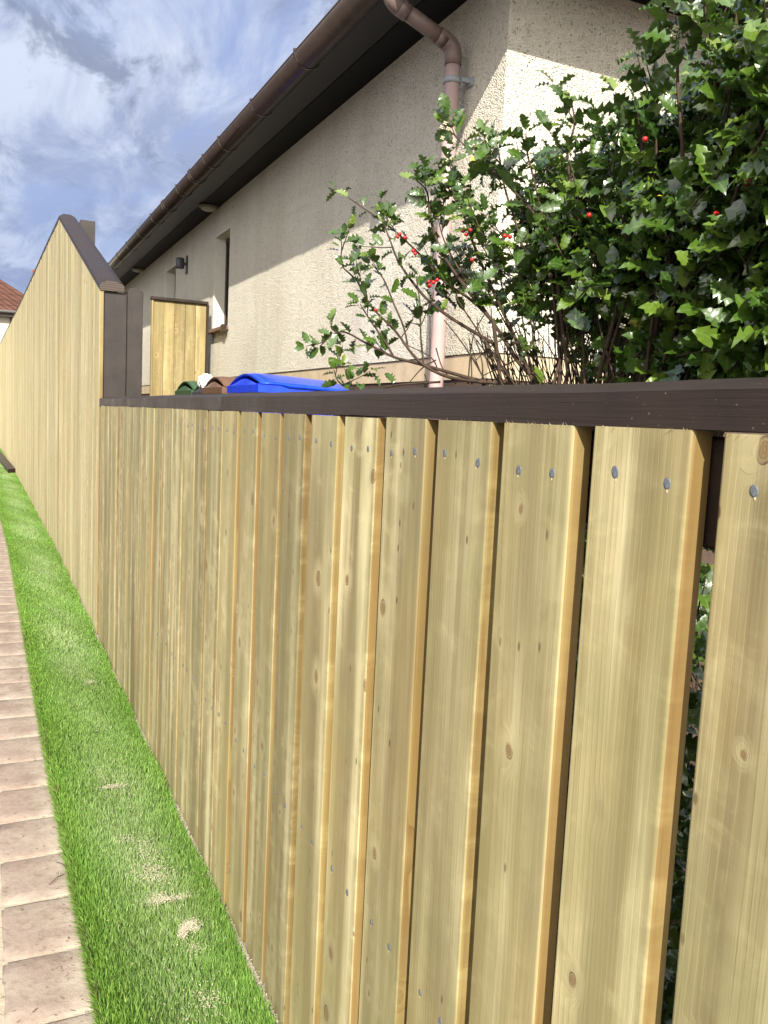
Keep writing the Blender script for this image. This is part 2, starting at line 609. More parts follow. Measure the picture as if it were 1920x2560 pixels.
M['reveal'] = plain("smooth_cream_render", (0.72, 0.69, 0.60), 0.85, 0.2, 0.05, 12, 0.0015)
M['basecourse'] = plain("buff_base_course", (0.50, 0.395, 0.26), 0.85, 0.2, 0.14, 7, 0.002)
M['plinth'] = plain("brown_plinth_paint", (0.075, 0.05, 0.035), 0.7, 0.3, 0.2, 9, 0.002)
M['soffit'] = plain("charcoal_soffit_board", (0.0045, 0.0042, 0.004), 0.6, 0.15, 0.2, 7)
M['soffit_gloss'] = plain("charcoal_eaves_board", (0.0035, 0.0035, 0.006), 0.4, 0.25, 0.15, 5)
M['gutter'] = plain("brown_gutter_plastic", (0.034, 0.023, 0.019), 0.33, 0.5, 0.2, 9)
M['pipe'] = plain("brown_pipe_plastic", (0.17, 0.12, 0.105), 0.45, 0.5, 0.15, 9)
M['pipe_faded'] = plain("faded_pink_pipe", (0.37, 0.27, 0.255), 0.5, 0.3, 0.10, 6)
M['clip'] = plain("grey_clip", (0.30, 0.33, 0.35), 0.45, 0.4, 0.1)
M['frame'] = plain("dark_window_frame", (0.030, 0.018, 0.012), 0.4, 0.4, 0.2)
M['sill'] = plain("brown_sill", (0.16, 0.105, 0.07), 0.6, 0.3, 0.2, 9, 0.001)
M['lampmetal'] = plain("grey_lamp_metal", (0.055, 0.055, 0.06), 0.45, 0.5, 0.1)
M['vent'] = plain("bronze_fitting", (0.17, 0.13, 0.085), 0.45, 0.4, 0.2)
M['ventglass'] = plain("frosted_lens", (0.40, 0.36, 0.28), 0.35, 0.5, 0.1)
gm = NT("window_glass", 0.05, 0.6)
gm.color((0.02, 0.022, 0.025))
M['glass'] = gm.m
M['nail'] = plain("galvanised_nail", (0.14, 0.155, 0.17), 0.62, 0.3, 0.35, 300, 0.0005, 900)
M['nail'].node_tree.nodes["Principled BSDF"].inputs["Metallic"].default_value = 0.25
M['gouge'] = plain("fresh_wood_split", (0.56, 0.48, 0.31), 0.8, 0.1, 0.1, 200)
M['blue'] = plain("blue_bin_plastic", (0.008, 0.045, 0.62), 0.36, 0.45, 0.25, 14, 0.0006, 200)
M['bluelid'] = plain("blue_lid_plastic", (0.006, 0.050, 0.60), 0.30, 0.5, 0.25, 10, 0.0006, 160)
M['brownbin'] = plain("brown_bin_plastic", (0.145, 0.078, 0.050), 0.4, 0.4, 0.15, 14, 0.0006, 200)
M['greenbin'] = plain("green_bin_plastic", (0.040, 0.090, 0.036), 0.4, 0.4, 0.15, 14, 0.0006, 200)
M['greybin'] = plain("grey_bin_plastic", (0.05, 0.055, 0.06), 0.4, 0.4, 0.15, 14, 0.0006, 200)
M['rubber'] = plain("black_rubber", (0.012, 0.012, 0.012), 0.8, 0.2)
M['bag'] = plain("white_plastic_bag", (0.80, 0.80, 0.80), 0.35, 0.5, 0.04, 30, 0.004, 60)
M['rooftile'] = None


def tile_roof(name, c1, c2, pitch):
    t = NT(name, 0.8, 0.2)
    s = t.sepxyz(t.coord)
    rows = t.math('FRACT', t.math('MULTIPLY', s[2], pitch))
    cols = t.math('FRACT', t.math('MULTIPLY', t.math('ADD', s[0], s[1]), 4.5))
    n = t.noise(t.coord, 5, 4, 0.6)
    base = t.mix(t.ramp(n, [(0.3, 0.0), (0.7, 1.0)]), c1, c2)
    base = t.mix(t.ramp(rows, [(0.0, 0.8), (0.12, 0.0), (1.0, 0.0)]), base, (c1[0] * .3, c1[1] * .3, c1[2] * .3))
    t.color(base)
    h = t.math('ADD', rows, t.math('MULTIPLY', t.math('SINE', t.math('MULTIPLY', cols, 6.28)), 0.5))
    t.bump(h, 1.0, 0.04)
    return t.m


M['redtile'] = tile_roof("red_clay_tiles", (0.065, 0.028, 0.019), (0.105, 0.046, 0.032), 5.0)
M['greytile'] = tile_roof("grey_roof_tiles", (0.06, 0.055, 0.05), (0.10, 0.09, 0.08), 6.0)
M['whiterender'] = plain("white_house_render", (0.55, 0.51, 0.42), 0.85, 0.2, 0.06, 2, 0.003)
M['pot'] = plain("red_clay_pot", (0.20, 0.055, 0.03), 0.8, 0.2, 0.15)
M['flash'] = plain("grey_capping", (0.16, 0.15, 0.14), 0.8, 0.2, 0.15)
M['soil'] = plain("dark_garden_soil", (0.075, 0.052, 0.034), 0.95, 0.1, 0.45, 30, 0.012, 60)
M['earth'] = plain("ground_tarmac", (0.12, 0.11, 0.10), 0.9, 0.2, 0.25, 12, 0.004, 180)


def paver_mat():
    t = NT("tumbled_block_paver", 0.85, 0.2)
    tone = t.attr("tone")
    n = t.noise(t.coord, 9, 6, 0.62)
    n2 = t.noise(t.coord, 55, 5, 0.65)
    n3 = t.noise(t.coord, 320, 2, 0.6)
    a = t.mix(tone, (0.200, 0.148, 0.120), (0.245, 0.182, 0.148))
    b = t.mix(tone, (0.32, 0.265, 0.215), (0.27, 0.22, 0.178))
    base = t.mix(t.ramp(n, [(0.35, 0.0), (0.65, 1.0)]), a, b)
    base = t.mix(t.math('MULTIPLY', t.ramp(n2, [(0.48, 0.0), (0.70, 1.0)]), 0.55), base, (0.165, 0.118, 0.090))
    base = t.mix(t.ramp(n3, [(0.60, 0.0), (0.78, 0.5)]), base, (0.37, 0.31, 0.24))
    # sand dust brushed towards the turf
    s = t.sepxyz(t.coord)
    dust = t.math('ADD', t.math('MULTIPLY', t.math('SUBTRACT', s[0], 0.085), 9.0), t.math('MULTIPLY', t.math('SUBTRACT', t.noise(t.coord, 14, 6, 0.7), 0.5), 2.2))
    base = t.mix(t.ramp(dust, [(0.25, 0.0), (0.95, 0.8)]), base, (0.37, 0.315, 0.245))
    t.color(base)
    t.bump(t.math('ADD', n2, t.math('MULTIPLY', n3, 0.4)), 0.7, 0.004)
    return t.m


def sand_mat():
    t = NT("pale_jointing_sand", 0.95, 0.1)
    n = t.noise(t.coord, 60, 4, 0.6)
    n3 = t.noise(t.coord, 420, 2, 0.6)
    base = t.mix(t.ramp(n, [(0.35, 0.0), (0.7, 1.0)]), (0.38, 0.33, 0.245), (0.46, 0.40, 0.31))
    base = t.mix(t.ramp(n3, [(0.64, 0.0), (0.72, 0.6)]), base, (0.17, 0.13, 0.10))
    t.color(base)
    t.bump(t.math('ADD', n, n3), 0.8, 0.004)
    return t.m


M['paver'] = paver_mat()
M['sand'] = sand_mat()
M['pebble'] = plain("dark_pebble", (0.06, 0.05, 0.045), 0.5, 0.4, 0.4, 60)


def grass_mat():
    t = NT("artificial_grass", 0.45, 0.25)
    tone = t.attr("tone")
    h = t.attr("height")
    dust_sheen = t.attr("dust")  # sawdust together with nap sheen painted into the blade colour
    n = t.noise(t.coord, 3.2, 4, 0.6)
    c = t.ramp(tone, [(0.0, (0.05, 0.12, 0.014)), (0.40, (0.125, 0.245, 0.030)), (0.75, (0.23, 0.38, 0.07)), (0.93, (0.32, 0.46, 0.13)), (1.0, (0.17, 0.14, 0.07))])
    c = t.mix(t.ramp(n, [(0.4, 0.0), (0.7, 0.35)]), c, (0.19, 0.40, 0.075))
    c = t.mix(t.math('MULTIPLY', dust_sheen, 0.8), c, (0.46, 0.52, 0.30))
    t.color(c)
    tr = t.n.new("ShaderNodeBsdfTranslucent")
    t.l.new(c, tr.inputs[0])
    mx = t.n.new("ShaderNodeMixShader")
    mx.inputs[0].default_value = 0.3
    out = t.n["Material Output"]
    t.l.new(t.b.outputs[0], mx.inputs[1])
    t.l.new(tr.outputs[0], mx.inputs[2])
    t.l.new(mx.outputs[0], out.inputs[0])
    return t.m


M['grass'] = grass_mat()
M['turfbase'] = plain("turf_backing", (0.06, 0.12, 0.025), 0.9, 0.1, 0.4, 80)
M['dryblade'] = plain("dry_stalk", (0.13, 0.085, 0.05), 0.8, 0.2, 0.3, 90)
M['sawdust'] = plain("sawdust_flakes", (0.50, 0.45, 0.33), 0.9, 0.1, 0.1, 60)


def holly_leaf():
    t = NT("holly_leaf", 0.2, 0.42)
    t.b.inputs['Coat Weight'].default_value = 1.0
    t.b.inputs['Coat Roughness'].default_value = 0.10
    tone = t.attr("tone")
    mid = t.attr("midrib")
    c = t.ramp(tone, [(0.0, (0.018, 0.046, 0.008)), (0.45, (0.044, 0.092, 0.010)), (0.8, (0.090, 0.150, 0.016)), (0.96, (0.13, 0.185, 0.03)), (0.985, (0.16, 0.21, 0.03)), (1.0, (0.55, 0.45, 0.05))])
    c = t.mix(t.ramp(mid, [(0.86, 0.0), (1.0, 0.35)]), c, (0.16, 0.22, 0.07))
    geo = t.n.new("ShaderNodeNewGeometry")
    c = t.mix(geo.outputs["Backfacing"], c, t.mix(0.5, c, (0.11, 0.19, 0.05)))
    t.color(c)
    t.l.new(t.math('MULTIPLY_ADD', geo.outputs["Backfacing"], 0.25, 0.33), t.b.inputs["Roughness"])
    nz = t.noise(t.coord, 55, 2, 0.5)
    t.bump(nz, 0.6, 0.004)
    tr = t.n.new("ShaderNodeBsdfTranslucent")
    t.l.new(t.mix(0.6, c, (0.14, 0.26, 0.02)), tr.inputs[0])
    mx = t.n.new("ShaderNodeMixShader")
    mx.inputs[0].default_value = 0.11
    t.l.new(t.b.outputs[0], mx.inputs[1])
    t.l.new(tr.outputs[0], mx.inputs[2])
    t.l.new(mx.outputs[0], t.n["Material Output"].inputs[0])
    return t.m


M['leaf'] = holly_leaf()
M['bark'] = plain("holly_bark", (0.050, 0.033, 0.021), 0.8, 0.2, 0.45, 40, 0.001, 300)
M['barkgreen'] = plain("young_holly_stem", (0.10, 0.055, 0.035), 0.6, 0.3, 0.4, 30)
M['berry'] = plain("red_berry", (0.40, 0.012, 0.008), 0.25, 0.5, 0.15, 60)
M['flower'] = plain("cream_flower", (0.50, 0.48, 0.32), 0.6, 0.3, 0.08, 60)

# ------------------------------------------------------------------ ground
mb = MB()
mb.quad([(-300, -300, GROUND - .05), (300, -300, GROUND - .05), (300, 400, GROUND - .05), (-300, 400, GROUND - .05)])
tag(mb.build("ground", M['earth']), kind="structure")


FX_PTS = [(-2, .5), (7.08, .5), (8.33, .484), (11.3, .456), (13.9, .4255), (23.1, .287), (32, .10)]


def fence_x(y):
    return float(np.interp(y, [p[0] for p in FX_PTS], [p[1] for p in FX_PTS]))


def fence_xs(y):
    return np.interp(y, [p[0] for p in FX_PTS], [p[1] for p in FX_PTS])


# garden level behind the fences
mb = MB()
for a, b in zip(FX_PTS[:-1], FX_PTS[1:]):
    b_ = mb.bm
    y0, y1 = a[0], b[0]
    x0, x1 = a[1] + .03, b[1] + .03
    pts = [(x0, y0), (14, y0), (14, y1), (x1, y1)]
    lo = [b_.verts.new((p[0], p[1], GROUND - .04)) for p in pts]
    hi = [b_.verts.new((p[0], p[1], GARDEN)) for p in pts]
    b_.faces.new(hi)
    b_.faces.new([lo[0], hi[0], hi[3], lo[3]])
    if a is FX_PTS[0]: b_.faces.new([lo[0], lo[1], hi[1], hi[0]])
tag(mb.build("garden_soil", M['soil']), kind="structure")


# ---- block path
def path_build():
    rngp = random.Random(3)
    verts, faces, tones = [], [], []

    def paver(x0, x1, y0, y1, z, tn):
        # tumbled block: domed edges, irregular outline
        nx, ny = 4, 5
        xs = [0, .03, .3, .7, .97, 1]
        ys = [0, .03, .25, .5, .75, .97, 1]
        base = len(verts)
        jx = [rngp.uniform(-.003, .003) for _ in range(16)]
        for j, v in enumerate(ys):
            for i, u in enumerate(xs):
                edge = (i in (0, 5)) + (j in (0, 6))
                zz = z - (0.0026 if edge else 0) - rngp.uniform(0, .0008)
                if edge == 2:
                    uu = min(max(u, .035), .965); vv = min(max(v, .03), .97); zz -= .004
                else:
                    uu, vv = u, v
                verts.append((x0 + (x1 - x0) * uu + jx[(i * 3 + j) % 16], y0 + (y1 - y0) * vv + jx[(i + j * 5) % 16], zz))
        for j in range(6):
            for i in range(5):
                a = base + j * 6 + i
                faces.append((a, a + 1, a + 7, a + 6))
                tones.extend([tn])
        # skirt down into the joint
        ring = [base + i for i in range(6)] + [base + j * 6 + 5 for j in range(1, 7)] + [base + 36 + i for i in range(4, -1, -1)] + [base + j * 6 for j in range(5, 0, -1)]
        lo = len(verts)
        for k in ring:
            v = verts[k]
            verts.append((v[0], v[1], z - .05))
        for k in range(len(ring)):
            k2 = (k + 1) % len(ring)
            faces.append((ring[k2], ring[k], lo + k, lo + k2))
            tones.append(tn)

    y = -1.6115
    while y < 26:
        lng = .2137
        dx = fence_x(y) - .5
        paver(.026 + dx, .30 + dx, y + .0045, y + lng - .0045, GROUND + rngp.uniform(-.0012, .0014), rngp.random())
        for k, xx in enumerate((-.30, -.52, -.74, -.96, -1.18)):
            oy = (k % 2) * .1
            paver(xx + .004, xx + .212, y + oy + .004, y + oy + lng - .004, GROUND + rngp.uniform(-.0012, .0014), rngp.random())
        y += lng
    fl = [i for f in faces for i in f]
    o = np_mesh("path", verts, fl, np.arange(len(faces)) * 4, np.full(len(faces), 4), [M['paver']], True, {"tone": ('FACE', tones)})
    tag(o, kind="structure")
    mb = MB()
    for a, b in zip(FX_PTS[:-1], FX_PTS[1:]):
        mb.quad([(-1.2, a[0], GROUND - .0048), (a[1] + .03, a[0], GROUND - .0048), (b[1] + .03, b[0], GROUND - .0048), (-1.2, b[0], GROUND - .0048)])
    tag(mb.build("path_bed", M['sand']), kind="structure")
    # pebble channel between the edge blocks and the field of paving
    mb = MB()
    for _ in range(1500):
        py = rngp.uniform(-.5, 6)
        px = rngp.uniform(-.085, .012) + fence_x(py) - .5
        r = rngp.uniform(.004, .011)
        res = bmesh.ops.create_icosphere(mb.bm, subdivisions=1, radius=r)
        rot = Euler((0, 0, rngp.uniform(0, 3))).to_matrix()
        for v in res['verts']:
            v.co = rot @ Vector((v.co.x * 1.5, v.co.y, v.co.z * .55))
            v.co += Vector((px, py, GROUND - .003))
    tag(mb.build("pebbles", M['pebble']), "dark rounded pebbles set in pale mortar beside the edge blocks", "pebbles", kind="stuff")


path_build()

# ------------------------------------------------------------------ artificial grass strip
TURF_Z = GROUND + .004


def turf():
    mb = MB()
    ys = [-1.6, 0, 1.5, 3, 5, 7.08, 8.33, 11.3, 13.9, 18, 23.1, 32]
    for a, b in zip(ys[:-1], ys[1:]):
        def lx(y): return float(np.interp(y, [0, 1.5, 2.7, 6, 10, 32], [.185, .185, .17, .155, .14, .14])) + (fence_x(y) - .5)
        mb.quad([(lx(a) + .012, a, TURF_Z), (fence_x(a) - .012, a, TURF_Z), (fence_x(b) - .012, b, TURF_Z), (lx(b) + .012, b, TURF_Z)])
    tag(mb.build("turf_backing", M['turfbase']), kind="structure")
    segs = [(-.4, 1.3, 9000, 1.2), (1.3, 2.4, 82000, 1.0), (2.4, 4.0, 62000, 1.25), (4.0, 7.0, 40000, 1.9), (7.0, 12.0, 26000, 2.8), (12.0, 24.0, 16000, 4.5)]
    V, TN, HT, DU = [], [], [], []
    nb = 0
    for y0, y1, dens, ws in segs:
        n = int((y1 - y0) * .33 * dens)
        y = rng.uniform(y0, y1, n)
        u = rng.random(n)
        # denser, splayed fringe along the path edge
        nf = int((y1 - y0) * dens * .022)
        y = np.concatenate([y, rng.uniform(y0, y1, nf)])
        u = np.concatenate([u, rng.random(nf) * .03])
        n = len(y)
        off = fence_xs(y) - .5
        lx = np.interp(y, [0, 1.5, 2.7, 6, 10, 32], [.185, .185, .17, .155, .14, .14]) + off
        rx = fence_xs(y) - .004 - .010 * (np.sin(y * 9) * .5 + .5)
        x = lx + (rx - lx) * u
        length = rng.uniform(.015, .026, n)
        lean_dir = rng.uniform(0, 2 * np.pi, n)
        lean = rng.uniform(.1, .75, n)
        # nap direction: mostly towards the path and the camera
        nap = .30 + .25 * np.sin(y * 5.3 + x * 21) + .2 * np.sin(y * 2.1)
        lxv = np.cos(lean_dir) * lean * .6 - .18 * nap
        lyv = np.sin(lean_dir) * lean * .6 - .35 * nap
        fringe = np.clip((.07 - u) / .07, 0, 1)
        lxv = lxv - fringe * rng.uniform(.3, 1.1, n)
        length = length * (1 + .25 * fringe)
        fe = np.clip((u - .96) / .04, 0, 1)
        lxv = lxv + fe * .2
        nrm = np.sqrt(lxv ** 2 + lyv ** 2 + 1)
        dx, dy, dz = lxv / nrm, lyv / nrm, 1 / nrm
        wang = rng.uniform(0, 2 * np.pi, n)
        w = rng.uniform(.0007, .0012, n) * ws
        wx, wy = np.cos(wang) * w, np.sin(wang) * w
        b0 = np.stack([x - wx, y - wy, np.full(n, TURF_Z)], 1)
        b1 = np.stack([x + wx, y + wy, np.full(n, TURF_Z)], 1)
        mx, my, mz = x + dx * length * .5 * .75, y + dy * length * .5 * .75, TURF_Z + dz * length * .58
        m0 = np.stack([mx - wx * .85, my - wy * .85, mz], 1)
        m1 = np.stack([mx + wx * .85, my + wy * .85, mz], 1)
        tp = np.stack([x + dx * length * 1.12, y + dy * length * 1.12, TURF_Z + dz * length * .95], 1)
        V.append(np.stack([b0, b1, m0, m1, tp], 1).reshape(-1, 3))
        tn = np.clip(rng.normal(.5, .22, n), 0, .93)
        brown = rng.random(n) < (.02 + .22 * fringe)
        tn[brown] = 1.0
        TN.append(np.repeat(tn, 5))
        HT.append(np.tile([0, 0, .5, .5, 1], n))
        # sawdust plus painted nap sheen on the turf, strongest in patches down the middle
        cx = np.clip(1.25 - np.abs(u - .55) / .36, 0, 1)
        d = cx * (.38 + .6 * np.clip(np.sin(y * 3.1 + 1.0) * .5 + .5 + .3 * np.sin(y * 11 + x * 30), 0, 1)) * rng.random(n)
        DU.append(np.repeat(d, 5))
        nb += n
    V = np.concatenate(V)
    base = np.arange(nb)[:, None] * 5
    fl = np.concatenate([base + 0, base + 1, base + 3, base + 2, base + 2, base + 3, base + 4], 1).ravel()
    starts = (np.arange(nb)[:, None] * 7 + np.array([0, 4])).ravel()
    tot = np.tile([4, 3], nb)
    o = np_mesh("grass", V, fl, starts, tot, [M['grass']], False, {"tone": ('POINT', np.concatenate(TN)), "height": ('POINT', np.concatenate(HT)), "dust": ('POINT', np.concatenate(DU))})
    tag(o, "bright green artificial grass strip between the path and the fence", "grass", kind="stuff")


turf()


def flakes():
    """sawdust: fine flakes scattered in patches on the turf and along the foot of the boards"""
    pts = []

    def blob(px, py, n, sx, sy, zlo=.012, zhi=.026):
        d = ray(px, py)
        k = (TURF_Z + .015) / d.z
        c = d * k
        for _ in range(n * 3):
            pts.append((c.x + rng.normal(0, sx), c.y + rng.normal(0, sy), TURF_Z + rng.uniform(zlo, zhi) * .82, .62))
    blob(478, 2312, 70, .010, .006, .02, .03)
    blob(466, 2326, 80, .007, .008, .02, .03)
    blob(456, 2342, 70, .005, .009, .02, .03)
    blob(490, 2326, 40, .006, .005, .02, .03)
    blob(425, 2252, 110, .030, .006, .02, .03)
    blob(395, 2245, 120, .012, .014)
    blob(375, 2175, 160, .022, .035)
    blob(365, 2120, 90, .02, .035)
    blob(400, 2190, 100, .03, .02)
    blob(285, 1970, 110, .020, .007, .02, .03)
    blob(225, 1708, 60, .012, .012, .02, .03)
    blob(310, 2098, 30, .012, .012)
    blob(485, 2370, 40, .01, .015)
    blob(520, 2500, 60, .015, .02)
    for _ in range(1500):
        y = rng.uniform(1.2, 4.2)
        pts.append((rng.normal(.37, .055), y, TURF_Z + rng.uniform(.010, .024), .6))
    n_foot = 3000
    for _ in range(n_foot):
        y = 1.2 + abs(rng.normal(0, 1.0))
        x = .5 - abs(rng.normal(0, .0065)) - .001
        pts.append((x, y, TURF_Z + rng.uniform(-.002, .008), .5))
    V, F = [], []
    for (x, y, z, s) in pts:
        a = rng.uniform(0, 6.28)
        l, w = rng.uniform(.0012, .0034) * s, rng.uniform(.0006, .0015) * s
        ca, sa = math.cos(a), math.sin(a)
        tz = rng.uniform(-.001, .001)
        k = len(V)
        V += [(x - ca * l - sa * w, y - sa * l + ca * w, z), (x + ca * l - sa * w, y + sa * l + ca * w, z + tz), (x + ca * l + sa * w, y + sa * l - ca * w, z + tz), (x - ca * l + sa * w, y - sa * l - ca * w, z)]
        F += [k, k + 1, k + 2, k + 3]
    n = len(V) // 4
    o = np_mesh("sawdust", V, F, np.arange(n) * 4, np.full(n, 4), [M['sawdust']])
    tag(o, "pale sawdust flakes scattered on the green turf and at the fence foot", "sawdust", kind="stuff")


flakes()

def debris():
    V, F = [], []
    for _ in range(420):
        y = 1.4 + 4.5 * rng.random() ** 1.6
        off = fence_x(y) - .5
        x = rng.choice([.175 - abs(rng.normal(0, .03)), rng.uniform(.0, .17)]) + off
        a = rng.uniform(0, 6.28)
        l, w = rng.uniform(.0012, .006), rng.uniform(.0004, .0011)
        ca, sa = math.cos(a), math.sin(a)
        z = GROUND + .0035
        k = len(V)
        V += [(x - ca * l - sa * w, y - sa * l + ca * w, z), (x + ca * l - sa * w, y + sa * l + ca * w, z + .001), (x + ca * l + sa * w, y + sa * l - ca * w, z + .001), (x - ca * l + sa * w, y - sa * l - ca * w, z)]
        F += [k, k + 1, k + 2, k + 3]
    n = len(V) // 4
    o = np_mesh("debris", V, F, np.arange(n) * 4, np.full(n, 4), [M['dryblade']])
    tag(o, "tiny brown crumbs and needles scattered over the edge blocks", "debris", kind="stuff")


debris()

# two dry twigs lying on the edge blocks
for i, (a, b, lab) in enumerate([((122, 2212), (162, 2184), "thin dry twig lying across a paving block, pointing away from the grass"),
                                 ((140, 2155), (170, 2176), "short forked dry twig lying against the grass edge")]):
    P = []
    for px in (a, b):
        d = ray(*px)
        P.append(d * ((GROUND + .004) / d.z))
    mid = (P[0] + P[1]) / 2 + Vector((.002, .003, .004))
    mb = MB()
    mb.tube([P[0], mid, P[1]], [.0007, .001, .0008], 5)
    mb.tube([mid, mid + (P[1] - P[0]) * .25 + Vector((-.006, .008, .003))], [.0007, .0004], 5)
    tag(mb.build("twig", M['bark']), lab, "twig", "twigs on the path")


# ------------------------------------------------------------------ boards
def make_board(name, x, y0, y1, z0, z1, parent, mats, th=.022, lean=0.0, frayed=False, z1b=None):
    """one board: front face, sawn edges, eased corners; local origin at its foot"""
    bm = bmesh.new()
    w = y1 - y0
    e = .0014
    q = .0046 if th > .02 else .0025
    arc_ = [(q - q * math.sin(a), q - q * math.cos(a)) for a in (R(90), R(74), R(58), R(42), R(27), R(13), 0)]   # x depth, y inset, front to side
    prof = arc_ + [(th - e, 0), (th, e), (th, w - e), (th - e, w)] + [(p[0], w - p[1]) for p in arc_[::-1]]
    nz = 7
    rings = []
    hgt = z1 - z0
    hgt2 = (z1b - z0) if z1b is not None else hgt
    bow = random.uniform(-.0015, .0015)
    for k in range(nz):
        f = k / (nz - 1)
        ring = []
        for (px, py) in prof:
            hh = hgt + (hgt2 - hgt) * (py / w)
            ring.append(bm.verts.new((px + bow * math.sin(f * math.pi), py + lean * f, f * hh)))
        rings.append(ring)
    n = len(prof)
    for k in range(nz - 1):
        for i in range(n):
            j = (i + 1) % n
            fc = bm.faces.new([rings[k][i], rings[k][j], rings[k + 1][j], rings[k + 1][i]])
            fc.material_index = 0 if (i in (0, 1, 2, 8) or i >= n - 4) else 1
            fc.smooth = False
    bm.faces.new(rings[0]).material_index = 1
    bm.faces.new(rings[-1]).material_index = 1
    if frayed:
        for _ in range(random.randint(6, 26)):
            yy = random.uniform(.05, .6) * w + random.choice((0, .35 * w))
            yy = min(yy, w - .004)
            hh = random.uniform(.001, .0045)
            a = bm.verts.new((-.0004, yy, hgt - .0005))
            b = bm.verts.new((-.0006, yy + .0009, hgt - .0005))
            c = bm.verts.new((-random.uniform(.0005, .005), yy + random.uniform(-.003, .003), hgt + random.uniform(-.001, hh)))
            bm.faces.new([a, b, c]).material_index = 2
    bmesh.ops.recalc_face_normals(bm, faces=[f for f in bm.faces if f.material_index != 2])
    me = bpy.data.meshes.new(name)
    bm.to_mesh(me)
    bm.free()
    for mm in mats: me.materials.append(mm)
    o = bpy.data.objects.new(name, me)
    link(o)
    o.parent = parent
    pl_ = parent.location
    o.location = (x - pl_.x, y0 - pl_.y, z0 - pl_.z)
    return o


def nail_mesh():
    bm = bmesh.new()
    n = 12
    prev = None
    for (r, x) in ((.0050, -.0001), (.0049, -.0004), (.0032, -.0006), (.0010, -.0004)):
        ring = [bm.verts.new((x, math.cos(6.283 * k / n) * r * .86, math.sin(6.283 * k / n) * r)) for k in range(n)]
        if prev:
            for k in range(n):
                f = bm.faces.new([prev[k], prev[(k + 1) % n], ring[(k + 1) % n], ring[k]])
                f.smooth = True
        prev = ring
    bm.faces.new(prev)
    # split and bruise in the wood below the head
    a = bm.verts.new((-.0004, -.0016, -.0028))
    b = bm.verts.new((-.0004, .0018, -.0028))
    c = bm.verts.new((-.0004, .0010, -.0078))
    d = bm.verts.new((-.0004, -.0004, -.0068))
    f = bm.faces.new([a, b, c, d])
    f.material_index = 1
    me = bpy.data.meshes.new("nail")
    bm.to_mesh(me)
    bm.free()
    me.materials.append(M['nail'])
    me.materials.append(M['gouge'])
    return me


low = empty("low_fence", (.5, .5, GROUND))
tag(low, "waist-high fence of pale pine boards with a dark brown top rail beside the grass", "fence", "garden fences")
NAIL = nail_mesh()
PITCHB = .1495
for n in range(-9, 27):
    ye = .4767 + n * PITCHB + random.uniform(-.0015, .0015)
    w = .1245 + random.uniform(-.0025, .0015)
    if n >= 8: w = PITCHB - random.uniform(.004, .024)
    if n == 0: ye = .4767; w = .124
    zt = .0025 + random.uniform(-.0012, .0008)
    bd = make_board("board", .5 + random.uniform(-.0012, .0010), ye - w, ye, GROUND + .002, zt, low,
                    [M['pine'], M['edge'], M['gouge']], lean=random.uniform(-.003, .003), frayed=(n >= 0))
    if n < 18:
        for (zz, yn0, yn1) in ((-.042, .030, .095), (-.722, .032, .092)):
            for yn in (yn0, yn1):
                nl = bpy.data.objects.new("nail", NAIL)
                link(nl)
                nl.parent = bd
                nl.location = (0, yn + random.uniform(-.007, .007), zz + random.uniform(-.006, .006) - (GROUND + .002))
                s = random.uniform(.85, 1.1)
                nl.rotation_euler = (random.uniform(-.5, .5), 0, 0)
                nl.scale = (1, s, s * random.uniform(.95, 1.15))

# top rail: weathered cap with a bevelled top
mb = MB()
joints = [-1.4, .72 + .05, 2.56, 4.43]
prof = [(.5005, .0035), (.5005, .0345), (.5025, .0365), (.538, .0455), (.566, .0455), (.590, .0365), (.590, .0035)]
st = []
for a, b in ((-1.4, 2.5585), (2.5595, 4.4285)):
    ys = np.linspace(a, b, 24)
    rings = []
    for y in ys:
        j = .0007 * math.sin(y * 7.3) + .0005 * math.sin(y * 17.1)
        rings.append([(px, y, pz + j) for px, pz in prof])
    mb.prism(None, rings)
cap = mb.build("top_rail", M['brown'], low)

# back rails and posts behind the boards
for zc_ in (-.046, -.74):
    mb = MB()
    mb.box(.5235, .565, -1.4, 4.42, zc_ - .045, zc_ + .045, 0, .003)
    mb.build("back_rail", M['brown'], low)
for yp in (-.6, 1.24, 3.05):
    mb = MB()
    mb.box(.566, .640, yp - .0375, yp + .0375, GROUND - .04, .0, 0, .003)
    mb.build("post", M['brown_post'], low)

# ------------------------------------------------------------------ tall fence
tall = empty("tall_fence", (.5, 4.45, GROUND))
tag(tall, "tall pale pine fence rising to a dark capped peak beyond the low fence", "fence", "garden fences")


def tall_top(y):
    return float(np.interp(y, [4.43, 7.08, 40], [.560, 1.385, 1.385]))


